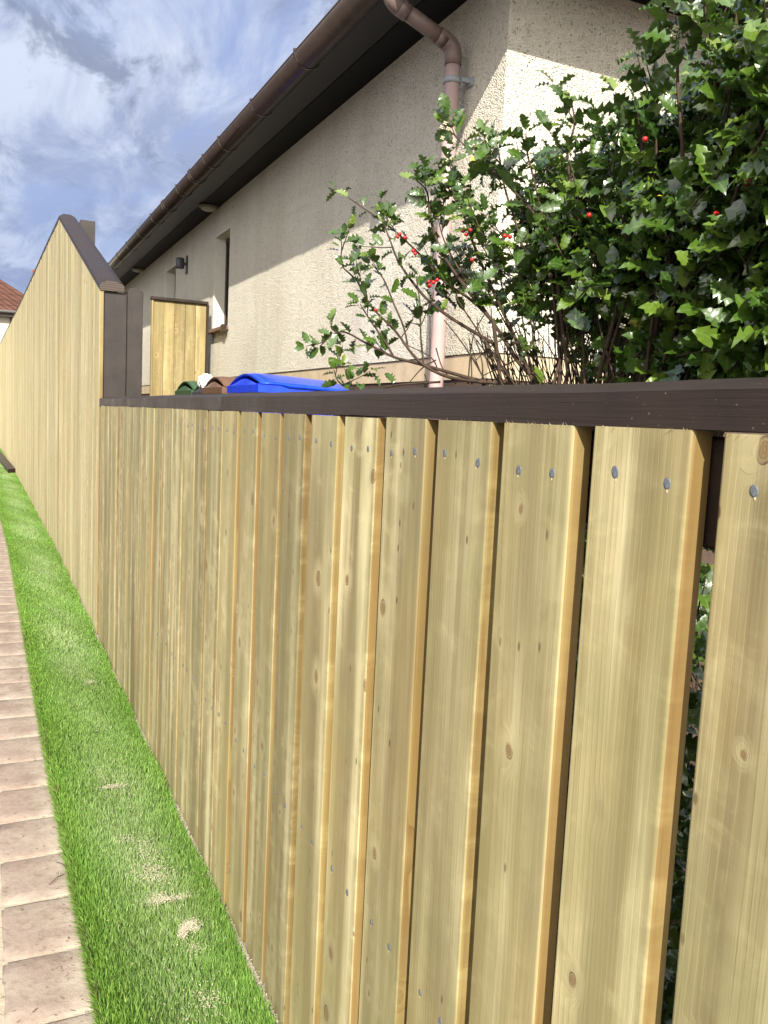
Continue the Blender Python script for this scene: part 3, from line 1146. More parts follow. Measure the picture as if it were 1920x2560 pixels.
PB = .106
rest = []
for k in range(190):
    y0 = 4.434 + k * PB
    y1 = y0 + .1025
    xx = fence_x((y0 + y1) / 2) - .0
    jx = random.uniform(-.0022, .0012)
    if k < 100:
        bo = make_board("board", xx + jx, y0, y1, GROUND + .002, tall_top(y0) - .001, tall, [M['pine_tall'], M['edge'], M['gouge']], th=.018, z1b=tall_top(y1) - .001)
        bo.rotation_euler = (0, 0, -math.atan2(fence_x(y1) - fence_x(y0), y1 - y0))
    else:
        rest.append((xx + jx, fence_x(y1) - fence_x(y0), y0, y1, tall_top(y0) - .001, tall_top(y1) - .001))
mb = MB()
for (x, bx_, y0, y1, za, zb) in rest:
    b = mb.bm
    vv = [b.verts.new(p) for p in [(x, y0, GROUND + .002), (x + .018, y0, GROUND + .002), (x + bx_ + .018, y1, GROUND + .002), (x + bx_, y1, GROUND + .002),
                                  (x, y0, za), (x + .018, y0, za), (x + bx_ + .018, y1, zb), (x + bx_, y1, zb)]]
    for f in ((0, 1, 2, 3), (4, 5, 6, 7), (0, 1, 5, 4), (1, 2, 6, 5), (2, 3, 7, 6), (3, 0, 4, 7)):
        b.faces.new([vv[i] for i in f])
far_boards = mb.build("far_boards", M['pine_far'], tall)
att = far_boards.data.attributes.new("tone", 'FLOAT', 'FACE')
att.data.foreach_set("value", np.repeat(rng.random(len(rest)), 6).astype(np.float32))
far_boards["kind"] = "stuff"
for zc_ in (-.9, -.3, .3):
    mb = MB()
    ys = [4.6, 7.08, 8.33, 11.3, 13.9, 23.1, 24.5]
    rings = []
    for y in ys:
        x = fence_x(y) + .020
        rings.append([(x, y, zc_ - .035), (x + .04, y, zc_ - .035), (x + .04, y, zc_ + .035), (x, y, zc_ + .035)])
    mb.prism(None, rings)
    mb.build("back_rail", M['brown'], tall)


def cap_section(y, z, tz=.046):
    x = fence_x(y)
    return [(x - .003, y, z), (x - .003, y, z + tz * .62), (x + .028, y, z + tz), (x + .078, y, z + tz), (x + .112, y, z + tz * .62), (x + .112, y, z)]


def tiltcap(mb, ya, yb, n=8, t0=None):
    rings = []
    for y in np.linspace(ya, yb, n):
        rings.append(cap_section(y, tall_top(y) + .0005))
    return mb.prism(None, rings)


mb = MB()
tiltcap(mb, 4.428, 6.05)
mb.build("cap_rail", [M['brown'], M['endgrain']], tall)
mb = MB()
tiltcap(mb, 6.054, 7.08)
mb.build("cap_rail", M['brown'], tall)
mb = MB()
rings = [cap_section(y, tall_top(y) + .0005) for y in (7.0805, 8.33, 11.3, 13.9, 18, 23.1, 24.5)]
mb.prism(None, rings)
mb.build("cap_rail", M['brown'], tall)
# end grain of the sloping cap, a thin slice
mb = MB()
s0 = cap_section(4.4275, tall_top(4.43) + .0010)
mb.bm.faces.new([mb.bm.verts.new(p) for p in s0])
mb.build("cap_end", M['endgrain'], tall)


def post(name, x0, x1, y0, y1, ztop, parent, chamfer=.022, label=None):
    mb = MB()
    b = mb.bm
    zs = [(GROUND - .04, 0), (ztop - chamfer, 0), (ztop, chamfer)]
    rings = []
    for z, c in zs:
        rings.append([(x0 + c, y0 + c, z), (x1 - c, y0 + c, z), (x1 - c, y1 - c, z), (x0 + c, y1 - c, z)])
    mb.prism(None, rings)
    es = [e for e in b.edges if abs(e.verts[0].co.z - e.verts[1].co.z) > .5]
    bmesh.ops.bevel(b, geom=es, offset=.003, segments=2, affect='EDGES')
    return mb.build(name, M['brown_post'], parent)


post("end_post", .519, .6275, 4.445, 4.545, .556, tall, .001)
post("end_post", .6310, .7065, 4.448, 4.55, .590, tall, .018)
post("post", .664, .775, 7.25, 7.35, 1.440, tall, .003)
post("post", .62, .72, 9.9, 10.0, 1.33, tall, .003)

# dark edging sleeper lying on the turf far down the strip
mb = MB()
P = [(.412, 14.95), (.298, 14.83), (.06, 22), (.19, 22)]
lo, hi = GROUND + .004, GROUND + .085
b = mb.bm
l_ = [b.verts.new((p[0], p[1], lo)) for p in P]
h_ = [b.verts.new((p[0], p[1], hi)) for p in P]
b.faces.new(l_); b.faces.new(h_)
for i in range(4):
    b.faces.new([l_[i], l_[(i + 1) % 4], h_[(i + 1) % 4], h_[i]])
bmesh.ops.bevel(b, geom=list(b.edges), offset=.004, segments=1, affect='EDGES')
o = mb.build("timber_sleeper", M['brown'])
tag(o, "dark brown timber lying on the grass at the far foot of the tall fence", "timber")

# ------------------------------------------------------------------ bungalow
house = empty("bungalow", (WX, WY, GARDEN))
tag(house, "cream roughcast bungalow with dark eaves and a brown gutter behind the fences", "house")
W1 = (8.33, 8.96, .835, 1.785)
W2 = (10.96, 11.62, .835, 1.80)
HEND = 24.0
mb = MB()
T = .25
ZB, ZT = .338, SOFFIT + .30
# long wall in panels around the window openings
for (y0, y1, z0, z1) in ((WY, W1[0], ZB, ZT), (W1[1], W2[0], ZB, ZT), (W2[1], HEND, ZB, ZT),
                         (W1[0], W1[1], ZB, W1[2]), (W1[0], W1[1], W1[3], ZT), (W2[0], W2[1], ZB, W2[2]), (W2[0], W2[1], W2[3], ZT)):
    mb.box(WX, WX + T, y0, y1, z0, z1)
mb.box(WX + T, 11.0, WY, WY + T, ZB, ZT)
wall = mb.build("wall", M['roughcast'], house)
bpy.context.view_layer.update()
# base course: sloped top bead, then flat band, then plinth
mb = MB()
for (z0, z1, d, mi) in ((.215, .334, .004, 0), (.334, .3375, .010, 1)):
    mb.box(WX - d, WX + T, WY - d, HEND, z0, z1, mi)
    mb.box(WX + T + .001, 11.0, WY - d, WY + T, z0, z1, mi)
mb.build("base_course", [M['basecourse'], M['frame']], house)
mb = MB()
mb.box(WX + .004, WX + T, WY + .004, HEND, GROUND - .04, .2148)
mb.box(WX + T + .001, 11.0, WY + .004, WY + T, GROUND - .04, .2148)
mb.build("plinth", M['plinth'], house)

# windows
for (y0, y1, z0, z1) in (W1, W2):
    win = empty("window", (0, 0, 0))
    win.parent = house
    win.location = Vector((WX, y0, z0)) - house.location
    mb = MB()
    d = .115
    mb.box(WX + .001, WX + d, y1 - .012, y1 - .0005, z0, z1)
    mb.box(WX + .001, WX + d, y0 + .0005, y0 + .012, z0, z1)
    mb.box(WX + .001, WX + d, y0 + .0125, y1 - .0125, z1 - .012, z1 - .0005)
    mb.build("reveal", M['reveal'], win)
    mb = MB()
    fx0, fx1 = WX + d + .001, WX + d + .05
    a, b_ = y0 + .002, y1 - .002
    fw = .055
    mb.box(fx0, fx1, a, a + fw, z0, z1)
    mb.box(fx0, fx1, b_ - fw, b_, z0, z1)
    mb.box(fx0, fx1, a + fw, b_ - fw, z0, z0 + fw)
    mb.box(fx0, fx1, a + fw, b_ - fw, z1 - fw, z1)
    mb.build("frame", M['frame'], win)
    mb = MB()
    mb.box(fx0 + .015, fx0 + .024, a + fw, b_ - fw, z0 + fw, z1 - fw)
    mb.build("pane", M['glass'], win)
    mb = MB()
    mb.box(WX - .062, WX + d, y0 - .03, y1 + .02, z0 - .038, z0 - .001, 0, .004)
    mb.box(WX - .063, WX - .02, y0 - .034, y0 + .05, z0 - .062, z0 + .012, 1, .003)
    mb.build("sill", [M['sill'], M['frame']], win)

# eaves
LIPX, LIPZ = 1.617, 2.09
GR = .080
FASX = LIPX + 2 * GR + .004
LIPY = WY - (WX - LIPX)
FASY = WY - (WX - FASX)
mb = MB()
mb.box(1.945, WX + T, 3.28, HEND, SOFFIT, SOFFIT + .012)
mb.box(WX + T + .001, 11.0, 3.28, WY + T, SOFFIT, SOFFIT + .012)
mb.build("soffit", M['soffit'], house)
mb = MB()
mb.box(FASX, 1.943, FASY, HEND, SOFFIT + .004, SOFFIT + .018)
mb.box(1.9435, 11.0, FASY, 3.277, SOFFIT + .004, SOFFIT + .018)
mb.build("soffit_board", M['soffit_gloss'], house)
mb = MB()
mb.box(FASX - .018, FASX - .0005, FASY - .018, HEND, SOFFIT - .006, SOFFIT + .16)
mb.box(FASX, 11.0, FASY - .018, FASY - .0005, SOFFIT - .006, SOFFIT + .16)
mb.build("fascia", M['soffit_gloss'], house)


def gutter_run(name, axis, a0, a1):
    mb = MB()
    n = 14
    rings = []
    for a in (a0, a1):
        ring = []
        for k in range(n + 1):
            th = math.pi * k / n
            ring.append((-math.cos(th) * GR, -math.sin(th) * GR))
        for k in range(n, -1, -1):
            th = math.pi * k / n
            ring.append((-math.cos(th) * (GR - .0035), -math.sin(th) * (GR - .0035)))
        # rolled outer lip
        pts = []
        for (u, v) in ring:
            if axis == 'Y': pts.append((LIPX + GR + u, a, LIPZ + v))
            else: pts.append((a, LIPY + GR + u, LIPZ + v))
        rings.append(pts)
    mb.prism(None, rings, 0, True)
    if axis == 'Y': mb.tube([(LIPX + .003, a0, LIPZ), (LIPX + .003, a1, LIPZ)], .006, 8)
    else: mb.tube([(a0, LIPY + .003, LIPZ), (a1, LIPY + .003, LIPZ)], .006, 8)
    return mb.build(name, M['gutter'], house)


gut = gutter_run("gutter", 'Y', LIPY, HEND)
gutter_run("gutter", 'X', LIPX + .17, 11.0)


def bracket(y, wdt=.014, rr=.006):
    mb = MB()
    n = 16
    rings = []
    for yy in (y - wdt / 2, y + wdt / 2):
        ring = []
        for k in range(n + 1):
            th = math.pi * (k / n)
            ring.append((LIPX + GR - math.cos(th) * (GR + rr), yy, LIPZ - math.sin(th) * (GR + rr)))
        for k in range(n, -1, -1):
            th = math.pi * (k / n)
            ring.append((LIPX + GR - math.cos(th) * (GR + .0004), yy, LIPZ - math.sin(th) * (GR + .0004)))
        rings.append(ring)
    mb.prism(None, rings, 0, False)
    mb.box(LIPX - .008, LIPX + .008, y - wdt / 2 - .001, y + wdt / 2 + .001, LIPZ - .001, LIPZ + .014)
    o = mb.build("bracket", M['gutter'], None)
    o.parent = gut
    o.data.transform(Matrix.Translation(-house.location))
    return o


for y in (4.96, 5.87, 6.77, 7.30, 7.80, 8.40, 9.07, 9.78, 10.7, 11.6, 12.5, 13.4, 14.3):
    bracket(y)
for y in (7.86, 9.14):
    bracket(y, .02, .008)

# roof: hipped planes rising from the eaves
mb = MB()
rz = SOFFIT + .15
e0x, e0y, e1x, e1y = FASX - .03, FASY - .03, 11.0, HEND + .3
ridge = 2.2
pl = [(e0x, e0y, rz), (e1x, e0y, rz), (e1x, e1y, rz), (e0x, e1y, rz)]
cxr = (e0x + e1x) / 2
ra, rb = (cxr, e0y + (cxr - e0x), rz + ridge), (cxr, e1y - (cxr - e0x), rz + ridge)
for f in ([pl[0], pl[1], ra], [pl[1], pl[2], rb, ra], [pl[2], pl[3], rb], [pl[3], pl[0], ra, rb], [pl[3], pl[2], pl[1], pl[0]]):
    mb.bm.faces.new([mb.bm.verts.new(p) for p in f])
bmesh.ops.remove_doubles(mb.bm, verts=mb.bm.verts, dist=1e-4)
mb.build("roof", M['greytile'], house)
mb = MB()
mb.box(10.75, 11.0, WY + T + .001, HEND, GROUND - .04, ZT)
mb.box(WX + T + .001, 10.749, HEND - T, HEND - .001, GROUND - .04, ZT)
mb.build("rear_wall", M['roughcast'], house)

# downpipe with swan neck
PY, PX, PRAD = 3.82, 2.045, .0365
dp = None
mb = MB()
mb.tube([(PX, PY, 1.715), (PX, PY, 1.640), (PX, PY, -.4), (PX, PY, GARDEN)], PRAD, 24)
dp = mb.build("downpipe", M['pipe_faded'], house)


def sub(mb, name, mat, parent):
    o = mb.build(name, mat, None)
    o.parent = parent
    o.data.transform(Matrix.Translation(-house.location))
    return o


def arc(p0, p1, p2, n=8):
    out = []
    for k in range(n + 1):
        t_ = k / n
        out.append(Vector(p0) * (1 - t_) ** 2 + Vector(p1) * 2 * t_ * (1 - t_) + Vector(p2) * t_ ** 2)
    return out


A0 = Vector((1.700, PY, 2.02)); A1 = Vector((1.700, PY, 1.930))
B1 = Vector((PX, PY, 1.800)); B0 = Vector((PX, PY, 1.715))
dirn = (B1 - A1).normalized()
mb = MB()
mb.tube([A0] + arc(A1 + Vector((0, 0, .045)), A1, A1 + dirn * .055), PRAD + .0045, 24)
mb.tube([A1 + dirn * .048, A1 + dirn * .095], PRAD + .0045, 24)
sub(mb, "elbow", M['pipe'], dp)
mb = MB()
mb.tube([A1 + dirn * .09, B1 - dirn * .075], PRAD, 24)
sub(mb, "offset_pipe", M['pipe'], dp)
mb = MB()
mb.tube([B1 - dirn * .095, B1 - dirn * .05] + arc(B1 - dirn * .05, B1, B1 - Vector((0, 0, .05))) + [B0 + Vector((0, 0, -.002))], PRAD + .0045, 24)
sub(mb, "elbow", M['pipe'], dp)
mb = MB()
mb.tube([(PX, PY, 1.655), (PX, PY, 1.628)], PRAD + .006, 24)
mb.box(PX + .03, WX, PY - .05, PY - .03, 1.632, 1.650)
mb.box(WX - .012, WX + .004, PY - .065, PY - .015, 1.62, 1.66)
sub(mb, "pipe_clip", M['clip'], dp)

# ------------------------------------------------------------------ fittings on the house
for (x, y, lab) in ((2.02, 8.80, "round bronze light under the eaves, nearer the camera, above the first window"),
                    (2.03, 13.3, "round bronze light under the eaves, far along near the tall fence")):
    lt = empty("soffit_light", (x, y, SOFFIT))
    tag(lt, lab, "light", "round lights under the eaves")
    mb = MB()
    mb.tube([(x, y, SOFFIT - .001), (x, y, SOFFIT - .018)], [.095, .098], 28)
    mb.build("bezel", M['vent'], lt)
    mb = MB()
    mb.tube([(x, y, SOFFIT - .0185), (x, y, SOFFIT - .040), (x, y, SOFFIT - .052)], [.074, .070, .045], 28)
    mb.build("lens", M['ventglass'], lt)
lamp = empty("wall_lamp", (WX, 10.3, 1.69))
tag(lamp, "small dark grey wall lamp between the two narrow windows", "lamp")
mb = MB()
mb.box(WX - .014, WX - .001, 10.255, 10.325, 1.585, 1.795, 0, .003)
mb.build("back_plate", M['frame'], lamp)
mb = MB()
mb.tube([(2.045, 10.29, 1.64), (2.045, 10.29, 1.655), (2.045, 10.29, 1.745), (2.045, 10.29, 1.76)], [.046, .050, .050, .040], 20)
mb.build("lamp_body", M['lampmetal'], lamp)
mb = MB()
mb.box(2.085, WX - .015, 10.275, 10.305, 1.68, 1.71)
mb.build("arm", M['lampmetal'], lamp)

# ------------------------------------------------------------------ side gate by the house
gate = empty("side_gate", (1.78, 8.9, GARDEN))
tag(gate, "short yellow pine gate panel with a brown top strip beside the bungalow wall", "gate")
gx0, gx1, gz = 1.512, 2.048, 1.085
wds = (gx1 - gx0) / 5
for k in range(5):
    x0 = gx0 + k * wds
    bm = bmesh.new()
    me = bpy.data.meshes.new("board")
    mbx = MB()
    mbx.box(0, .018, 0.0018, wds - .0018, 0, gz - (GARDEN + .02), 0, .0015)
    o = mbx.build("board", M['pine_gate'], None)
    bm.free()
    o.rotation_euler = (0, 0, R(-90))
    o.parent = gate
    o.location = Vector((x0, 8.9, GARDEN + .02)) - gate.location + Vector((0, .018, 0))
    # rotated so the board's face looks towards -Y
    o.location.y -= 0.0
mb = MB(); mb.box(1.496, 1.511, 8.885, 8.94, GARDEN, gz - .001); mb.build("side_strip", M['pine_gate'], gate)
mb = MB(); mb.box(1.488, 2.062, 8.870, 8.945, gz, gz + .030, 0, .003); mb.build("top_strip", M['brown'], gate)
mb = MB(); mb.box(2.0495, 2.070, 8.872, 8.94, GARDEN, gz - .001, 0, .002); mb.build("side_strip", M['brown_post'], gate)
# bar from the tall fence
mb = MB(); mb.box(1.36, 1.485, 9.4, 9.43, .30, .345); mb.build("latch_bar", M['brown'], gate)


# ------------------------------------------------------------------ wheelie bins
def wheelie(name, x0, x1, y0, y1, rim, mat, lidmat, label, lid_h=.055, arch=.040):
    t = empty(name, ((x0 + x1) / 2, (y0 + y1) / 2, GARDEN))
    tag(t, label, "bin", "wheelie bins behind the low fence")
    w, d = x1 - x0, y1 - y0
    mb = MB()
    inset = .045
    rings = []
    for (z, i) in ((GARDEN + .03, inset + .055), (GARDEN + .4, inset + .03), (rim - .05, inset), (rim - .012, inset)):
        xa, xb, ya, yb = x0 + i, x1 - i, y0 + i, y1 - i
        c = .04
        rings.append([(xa + c, ya, z), (xb - c, ya, z), (xb, ya + c, z), (xb, yb - c, z), (xb - c, yb, z), (xa + c, yb, z), (xa, yb - c, z), (xa, ya + c, z)])
    mb.prism(None, rings)
    mb.build("body", mat, t)
    # deep moulded rim collar, wavy lower edge on the street side
    mb = MB()
    n = 22
    outer_lo, outer_hi, inner_hi = [], [], []

    def ringpts(ins, zf):
        pts = []
        for k in range(n):
            f = k / n
            pts.append((x0 + ins, y1 - f * d + 0, f))
        out = [(p[0], p[1], zf('w', p[2])) for p in pts]
        for k in range(n): f = k / n; out.append((x0 + f * w, y0 + ins, zf('s', f)))
        for k in range(n): f = k / n; out.append((x1 - ins, y0 + f * d, zf('e', f)))
        for k in range(n): f = k / n; out.append((x1 - f * w, y1 - ins, zf('n', f)))
        return out

    def bumpf(f): return math.sin(math.pi * min(max((f - .08) / .84, 0), 1)) ** 1.4
    lo = ringpts(.0, lambda s, f: rim)
    hi = ringpts(.0, lambda s, f: rim + .042)
    hi2 = ringpts(.014, lambda s, f: rim + .046 + (.034 * bumpf(f) if s == 'w' else 0))
    bt = ringpts(.05, lambda s, f: rim - .004)
    rings = [[Vector(p) for p in r_] for r_ in (bt, lo, hi, hi2)]
    mb.prism(None, rings, 0, False, True, True)
    mb.build("rim", mat, t)
    # lid: arched across Y, running down to the hinge at the wall
    mb = MB()
    rings = []
    ny = 20
    nx = 10
    for i in range(nx + 1):
        u = i / nx
        x = x0 + .018 + (w - .02) * u
        fall = -.022 * u * u
        top, bot = [], []
        for k in range(ny + 1):
            f = k / ny
            y = y0 - .004 + (d + .008) * f
            a_ = arch * math.sin(math.pi * min(max((f - .04) / .92, 0), 1)) ** .85
            endr = (.014 if i in (0,) else (.010 if i == nx else 0)) + (.006 if k in (0, ny) else 0)
            top.append((x - (.004 if i == 0 else 0), y, rim + .058 + a_ + fall - endr * .5))
            bot.append((x, y, rim + .043 + a_ * .93 + fall * .5 - (.014 if k in (0, ny) and u > .25 else 0)))
        rings.append(top + bot[::-1])
    mb.prism(None, rings, 0, True, True, True)
    mb.build("lid", lidmat, t)
    mb = MB()
    mb.tube([(x1 + .004, y0 + .08, rim + .02), (x1 + .03, y0 + .09, rim + .035), (x1 + .03, y1 - .09, rim + .035), (x1 + .004, y1 - .08, rim + .02)], .012, 10)
    mb.build("handle", mat, t)
    for yy in (y0 + .05, y1 - .09):
        mb = MB()
        mb.tube([(x1 - .08, yy, GARDEN + .1), (x1 - .08, yy + .04, GARDEN + .1)], .1, 24)
        mb.build("wheel", M['rubber'], t)
    return t


wheelie("wheelie_bin", 1.360, 1.925, 4.62, 5.30, .120, M['blue'], M['bluelid'], "bright blue wheelie bin, nearest of the bins behind the low fence", .052, .058)
wheelie("wheelie_bin", 1.368, 1.930, 5.46, 6.02, .118, M['brownbin'], M['brownbin'], "brown wheelie bin between the blue bin and the white bag", .06, .062)
wheelie("wheelie_bin", 1.435, 1.960, 6.12, 6.66, .100, M['greybin'], M['greybin'], "dark grey wheelie bin with the white bag bundled against its lid", .05, .050)
wheelie("wheelie_bin", 1.460, 1.980, 6.80, 7.46, .118, M['greenbin'], M['greenbin'], "dull green wheelie bin, farthest of the bins, in front of the gate", .05, .066)

# crumpled white bag on the grey bin
bmb = bmesh.new()
bmesh.ops.create_icosphere(bmb, subdivisions=4, radius=.058)
for v in bmb.verts:
    n_ = v.co.normalized()
    f = 1 + .10 * math.sin(n_.x * 9 + n_.z * 5) * math.sin(n_.y * 7 + 1) + .06 * math.sin(n_.z * 17 + n_.y * 11) + .05 * math.sin(math.atan2(n_.y, n_.x) * 7)
    v.co = Vector((v.co.x * f, v.co.y * f * 1.15, v.co.z * f * .95))
for f in bmb.faces: f.smooth = True
me = bpy.data.meshes.new("white_bag")
bmb.to_mesh(me)
bmb.free()
me.materials.append(M['bag'])
bag = link(bpy.data.objects.new("white_bag", me))
bag.location = (1.405, 6.06, .205)
tag(bag, "crumpled white plastic bag sitting at the corner of the dark grey bin", "bag")

# ------------------------------------------------------------------ neighbour's house far beyond
nb_ = empty("neighbour_house", (-3, 32, GROUND))
tag(nb_, "distant house with red tiled roof and pale walls at the far left", "house")
mb = MB()
mb.box(-9, .66, 30.3, 36, GROUND - .04, 2.78)
mb.box(.661, 1.9, 30.9, 35.9, GROUND - .04, 2.78)
mb.build("wall", M['whiterender'], nb_)
mb = MB()
e = [(-9.4, 30, 2.86), (2.05, 30, 2.86), (2.05, 36.4, 2.86), (-9.4, 36.4, 2.86)]
r0, r1 = (-6, 33.2, 5.2), (-1.3, 33.2, 5.2)
for f in ([e[0], e[1], r1, r0], [e[1], e[2], r1], [e[2], e[3], r0, r1], [e[3], e[0], r0], [e[3], e[2], e[1], e[0]]):
    mb.bm.faces.new([mb.bm.verts.new(p) for p in f])
bmesh.ops.remove_doubles(mb.bm, verts=mb.bm.verts, dist=1e-4)
roofn = mb.build("roof", M['redtile'], nb_)
mb = MB(); mb.tube([(-9.4, 29.95, 2.83), (2.0, 29.95, 2.83)], .05, 8); mb.build("gutter", M['flash'], nb_)
mb = MB(); mb.box(-9.3, 1.98, 30.02, 30.28, 2.68, 2.84); mb.build("fascia", M['frame'], nb_)
ch = empty("chimney_house", (1.9, 44, GROUND))
tag(ch, "white chimney stack with a red clay pot just showing behind the tall fence", "chimney")
mb = MB(); mb.box(1.80, 2.75, 44, 44.7, GROUND - .04, 5.12); mb.build("stack", M['whiterender'], ch)
mb = MB(); mb.box(1.68, 2.85, 43.9, 44.8, 5.121, 5.26, 0, .03); mb.build("capping", M['flash'], ch)
mb = MB(); mb.tube([(2.13, 44.3, 5.261), (2.13, 44.3, 5.6), (2.13, 44.3, 6.0), (2.13, 44.3, 6.2)], [.17, .15, .15, .20], 16); mb.build("chimney_pot", M['pot'], ch)


# ------------------------------------------------------------------ holly bush
holly = empty("holly_bush", (1.0, 1.3, GARDEN))
tag(holly, "glossy green holly bush with red berries leaning over the low fence", "bush")


def dep(px):
    return float(np.interp(px, [780, 1200, 1600, 1920, 2300], [2.25, 1.95, 1.50, 1.20, 1.0]))


HEROES = [
    [(1110, 312), (1180, 382), (1250, 445), (1305, 500), (1347, 550), (1382, 620), (1400, 760), (1420, 930)],
    [(840, 473), (920, 528), (991, 581), (1060, 647), (1110, 703), (1180, 752), (1235, 808), (1291, 900), (1340, 950)],
    [(872, 577), (851, 654), (893, 703), (928, 766), (990, 829), (1020, 871), (1060, 913), (1130, 945), (1250, 960)],
    [(800, 865), (851, 829), (914, 857), (984, 892), (1060, 913), (1207, 955)],
    [(1123, 403), (1137, 459), (1151, 507), (1180, 600), (1230, 720), (1290, 850), (1330, 950)],
    [(1040, 450), (1068, 480), (1075, 540), (1100, 620), (1150, 700), (1235, 808)],
    [(1689, 43), (1694, 120), (1694, 202), (1701, 308), (1706, 400), (1690, 600), (1620, 900)],
    [(1539, 231), (1568, 308), (1602, 357), (1610, 480), (1560, 700), (1500, 930)],
    [(1631, 222), (1633, 275), (1640, 400), (1600, 620), (1520, 900)],
    [(1428, 250), (1436, 313), (1419, 386), (1430, 520), (1420, 700), (1400, 930)],
    [(1315, 332), (1318, 381), (1340, 470), (1370, 620), (1400, 900)],
    [(1843, 24), (1838, 96), (1857, 164), (1870, 300), (1850, 600), (1750, 900)],
    [(1760, -20), (1770, 100), (1790, 300), (1740, 650), (1650, 930)],
    [(1925, -10), (1915, 120), (1905, 330), (1880, 700), (1800, 950)],
    [(835, 925), (850, 958), (900, 978), (1000, 962), (1100, 955)],
    [(960, 560), (975, 600), (1000, 660), (1060, 740), (1120, 790), (1235, 860)],
    [(1240, 262 + 90), (1250, 400), (1262, 470), (1290, 560), (1330, 700)],
    [(930, 660), (960, 700), (985, 760), (1010, 820), (1020, 871)],
    [(1095, 545), (1110, 600), (1140, 660), (1190, 740), (1260, 850)],
    [(1040, 690), (1050, 760), (1052, 840), (1060, 913)],
    [(1920, 690), (1850, 640), (1760, 660), (1680, 700), (1600, 760)],
    [(900, 760), (925, 800), (960, 850), (984, 892)],
]
rb = random.Random(11)
stem_pts = []     # (points, radii)
leaf_sites = []   # (pos, dir, size)


def smooth_path(P, n=26):
    """Catmull-Rom through the points"""
    out = []
    Q = [P[0]] + P + [P[-1]]
    per = max(3, n // (len(P) - 1))
    for i in range(1, len(Q) - 2):
        p0, p1, p2, p3 = Q[i - 1], Q[i], Q[i + 1], Q[i + 2]
        for k in range(per):
            t_ = k / per
            out.append(0.5 * ((2 * p1) + (p2 - p0) * t_ + (2 * p0 - 5 * p1 + 4 * p2 - p3) * t_ ** 2 + (3 * p1 - p0 - 3 * p2 + p3) * t_ ** 3))
    out.append(P[-1])
    return out


def rvec(s=1.0):
    return Vector((rb.gauss(0, s), rb.gauss(0, s), rb.gauss(0, s)))


def side_shoot(base, d, length, size, nl, r0=.0016):
    n = 5
    pts = [base]
    dd = d.normalized()
    for k in range(n):
        dd = (dd + Vector((0, 0, .10)) + rvec(.09)).normalized()
        pts.append(pts[-1] + dd * (length / n))
    stem_pts.append((pts, [r0 * (1 - .55 * k / n) for k in range(n + 1)], 1))
    dress(pts, size, nl, .15)
    return pts


def dress(pts, size, nl, start=.3):
    """leaves spiralled round a shoot, bigger in the middle, a tuft at the tip"""
    L = len(pts) - 1
    ang = rb.uniform(0, 6.28)
    for i in range(nl):
        f = start + (1 - start) * (i + .5) / nl
        x = f * L
        k = min(int(x), L - 1)
        p = pts[k].lerp(pts[k + 1], x - k)
        t_ = (pts[min(k + 1, L)] - pts[max(k - 1, 0)]).normalized()
        u = t_.orthogonal().normalized()
        v = t_.cross(u)
        ang += 2.4 + rb.uniform(-.4, .4)
        out = u * math.cos(ang) + v * math.sin(ang)
        dl = (out + t_ * rb.uniform(.25, .8) + Vector((0, 0, .12))).normalized()
        leaf_sites.append((p, dl, size * rb.uniform(.72, 1.12), t_))
    t_ = (pts[-1] - pts[-2]).normalized()
    for _ in range(2):
        leaf_sites.append((pts[-1], (t_ + rvec(.45)).normalized(), size * rb.uniform(.6, .95), t_))


ROOT = Vector((1.02, 1.34, GARDEN - .03))
for hi_, H in enumerate(HEROES):
    off = rb.uniform(-.05, .05)
    P = [at_depth(x, y, dep(x) + off * (1 - i / len(H))) for i, (x, y) in enumerate(H)]
    sp = smooth_path(P, 30)
    n = len(sp)
    r_tip, r_base = .0013, (.0045 if len(H) > 5 else .003)
    rad = [r_tip + (r_base - r_tip) * (i / (n - 1)) ** .8 for i in range(n)]
    if hi_ < 14:
        last = sp[-1]
        root = ROOT + Vector((rb.uniform(-.12, .12), rb.uniform(-.2, .2), 0))
        ext = [last.lerp(root, k / 5) + Vector((0, 0, 0)) + rvec(.01) for k in range(1, 6)]
        sp2, rad2 = sp + ext, rad + [r_base * (1 + .1 * k) for k in range(1, 6)]
    else:
        sp2, rad2 = sp, rad
    stem_pts.append((sp2, rad2, 0))
    frac = .62 if hi_ not in (14, 20) else .8
    m_ = int(n * frac)
    lens = sum((sp[i + 1] - sp[i]).length for i in range(m_ - 1))
    sz = .040 if hi_ in (1, 2, 3, 17, 14, 15, 21) else .050
    if hi_ in (6, 7, 8, 11, 12, 13): sz = .053
    seg = sp[:m_][::-1]
    dress(seg, sz, max(5, int(lens / .022)), .05)
    for k in range(int(lens / .080)):
        i = rb.randint(int(m_ * .14), m_ - 1)
        t_ = (sp[max(i - 1, 0)] - sp[min(i + 1, n - 1)]).normalized()
        d = (t_ * rb.uniform(.4, 1.0) + rvec(.55) + Vector((0, 0, .35))).normalized()
        ln = rb.uniform(.03, .075) + .05 * (i / m_)
        side_shoot(sp[i], d, ln, sz * .92, rb.randint(3, 6))

# body of the bush: shoots fanned from the crown of stems to tips through its volume
POLY = [(1215, 800), (1130, 735), (1105, 665), (1150, 600), (1180, 520), (1265, 500), (1290, 430), (1350, 400), (1410, 385), (1470, 330), (1540, 320),
        (1590, 260), (1660, 285), (1720, 250), (1750, 130), (1810, 110), (1880, 70), (1990, 10), (2200, -40), (2300, 500), (2250, 960), (1800, 945), (1620, 930),
        (1500, 890), (1400, 850), (1300, 830)]


def inside(x, y):
    c = False
    j = len(POLY) - 1
    for i in range(len(POLY)):
        xi, yi = POLY[i]
        xj, yj = POLY[j]
        if (yi > y) != (yj > y) and x < (xj - xi) * (y - yi) / (yj - yi) + xi:
            c = not c
        j = i
    return c


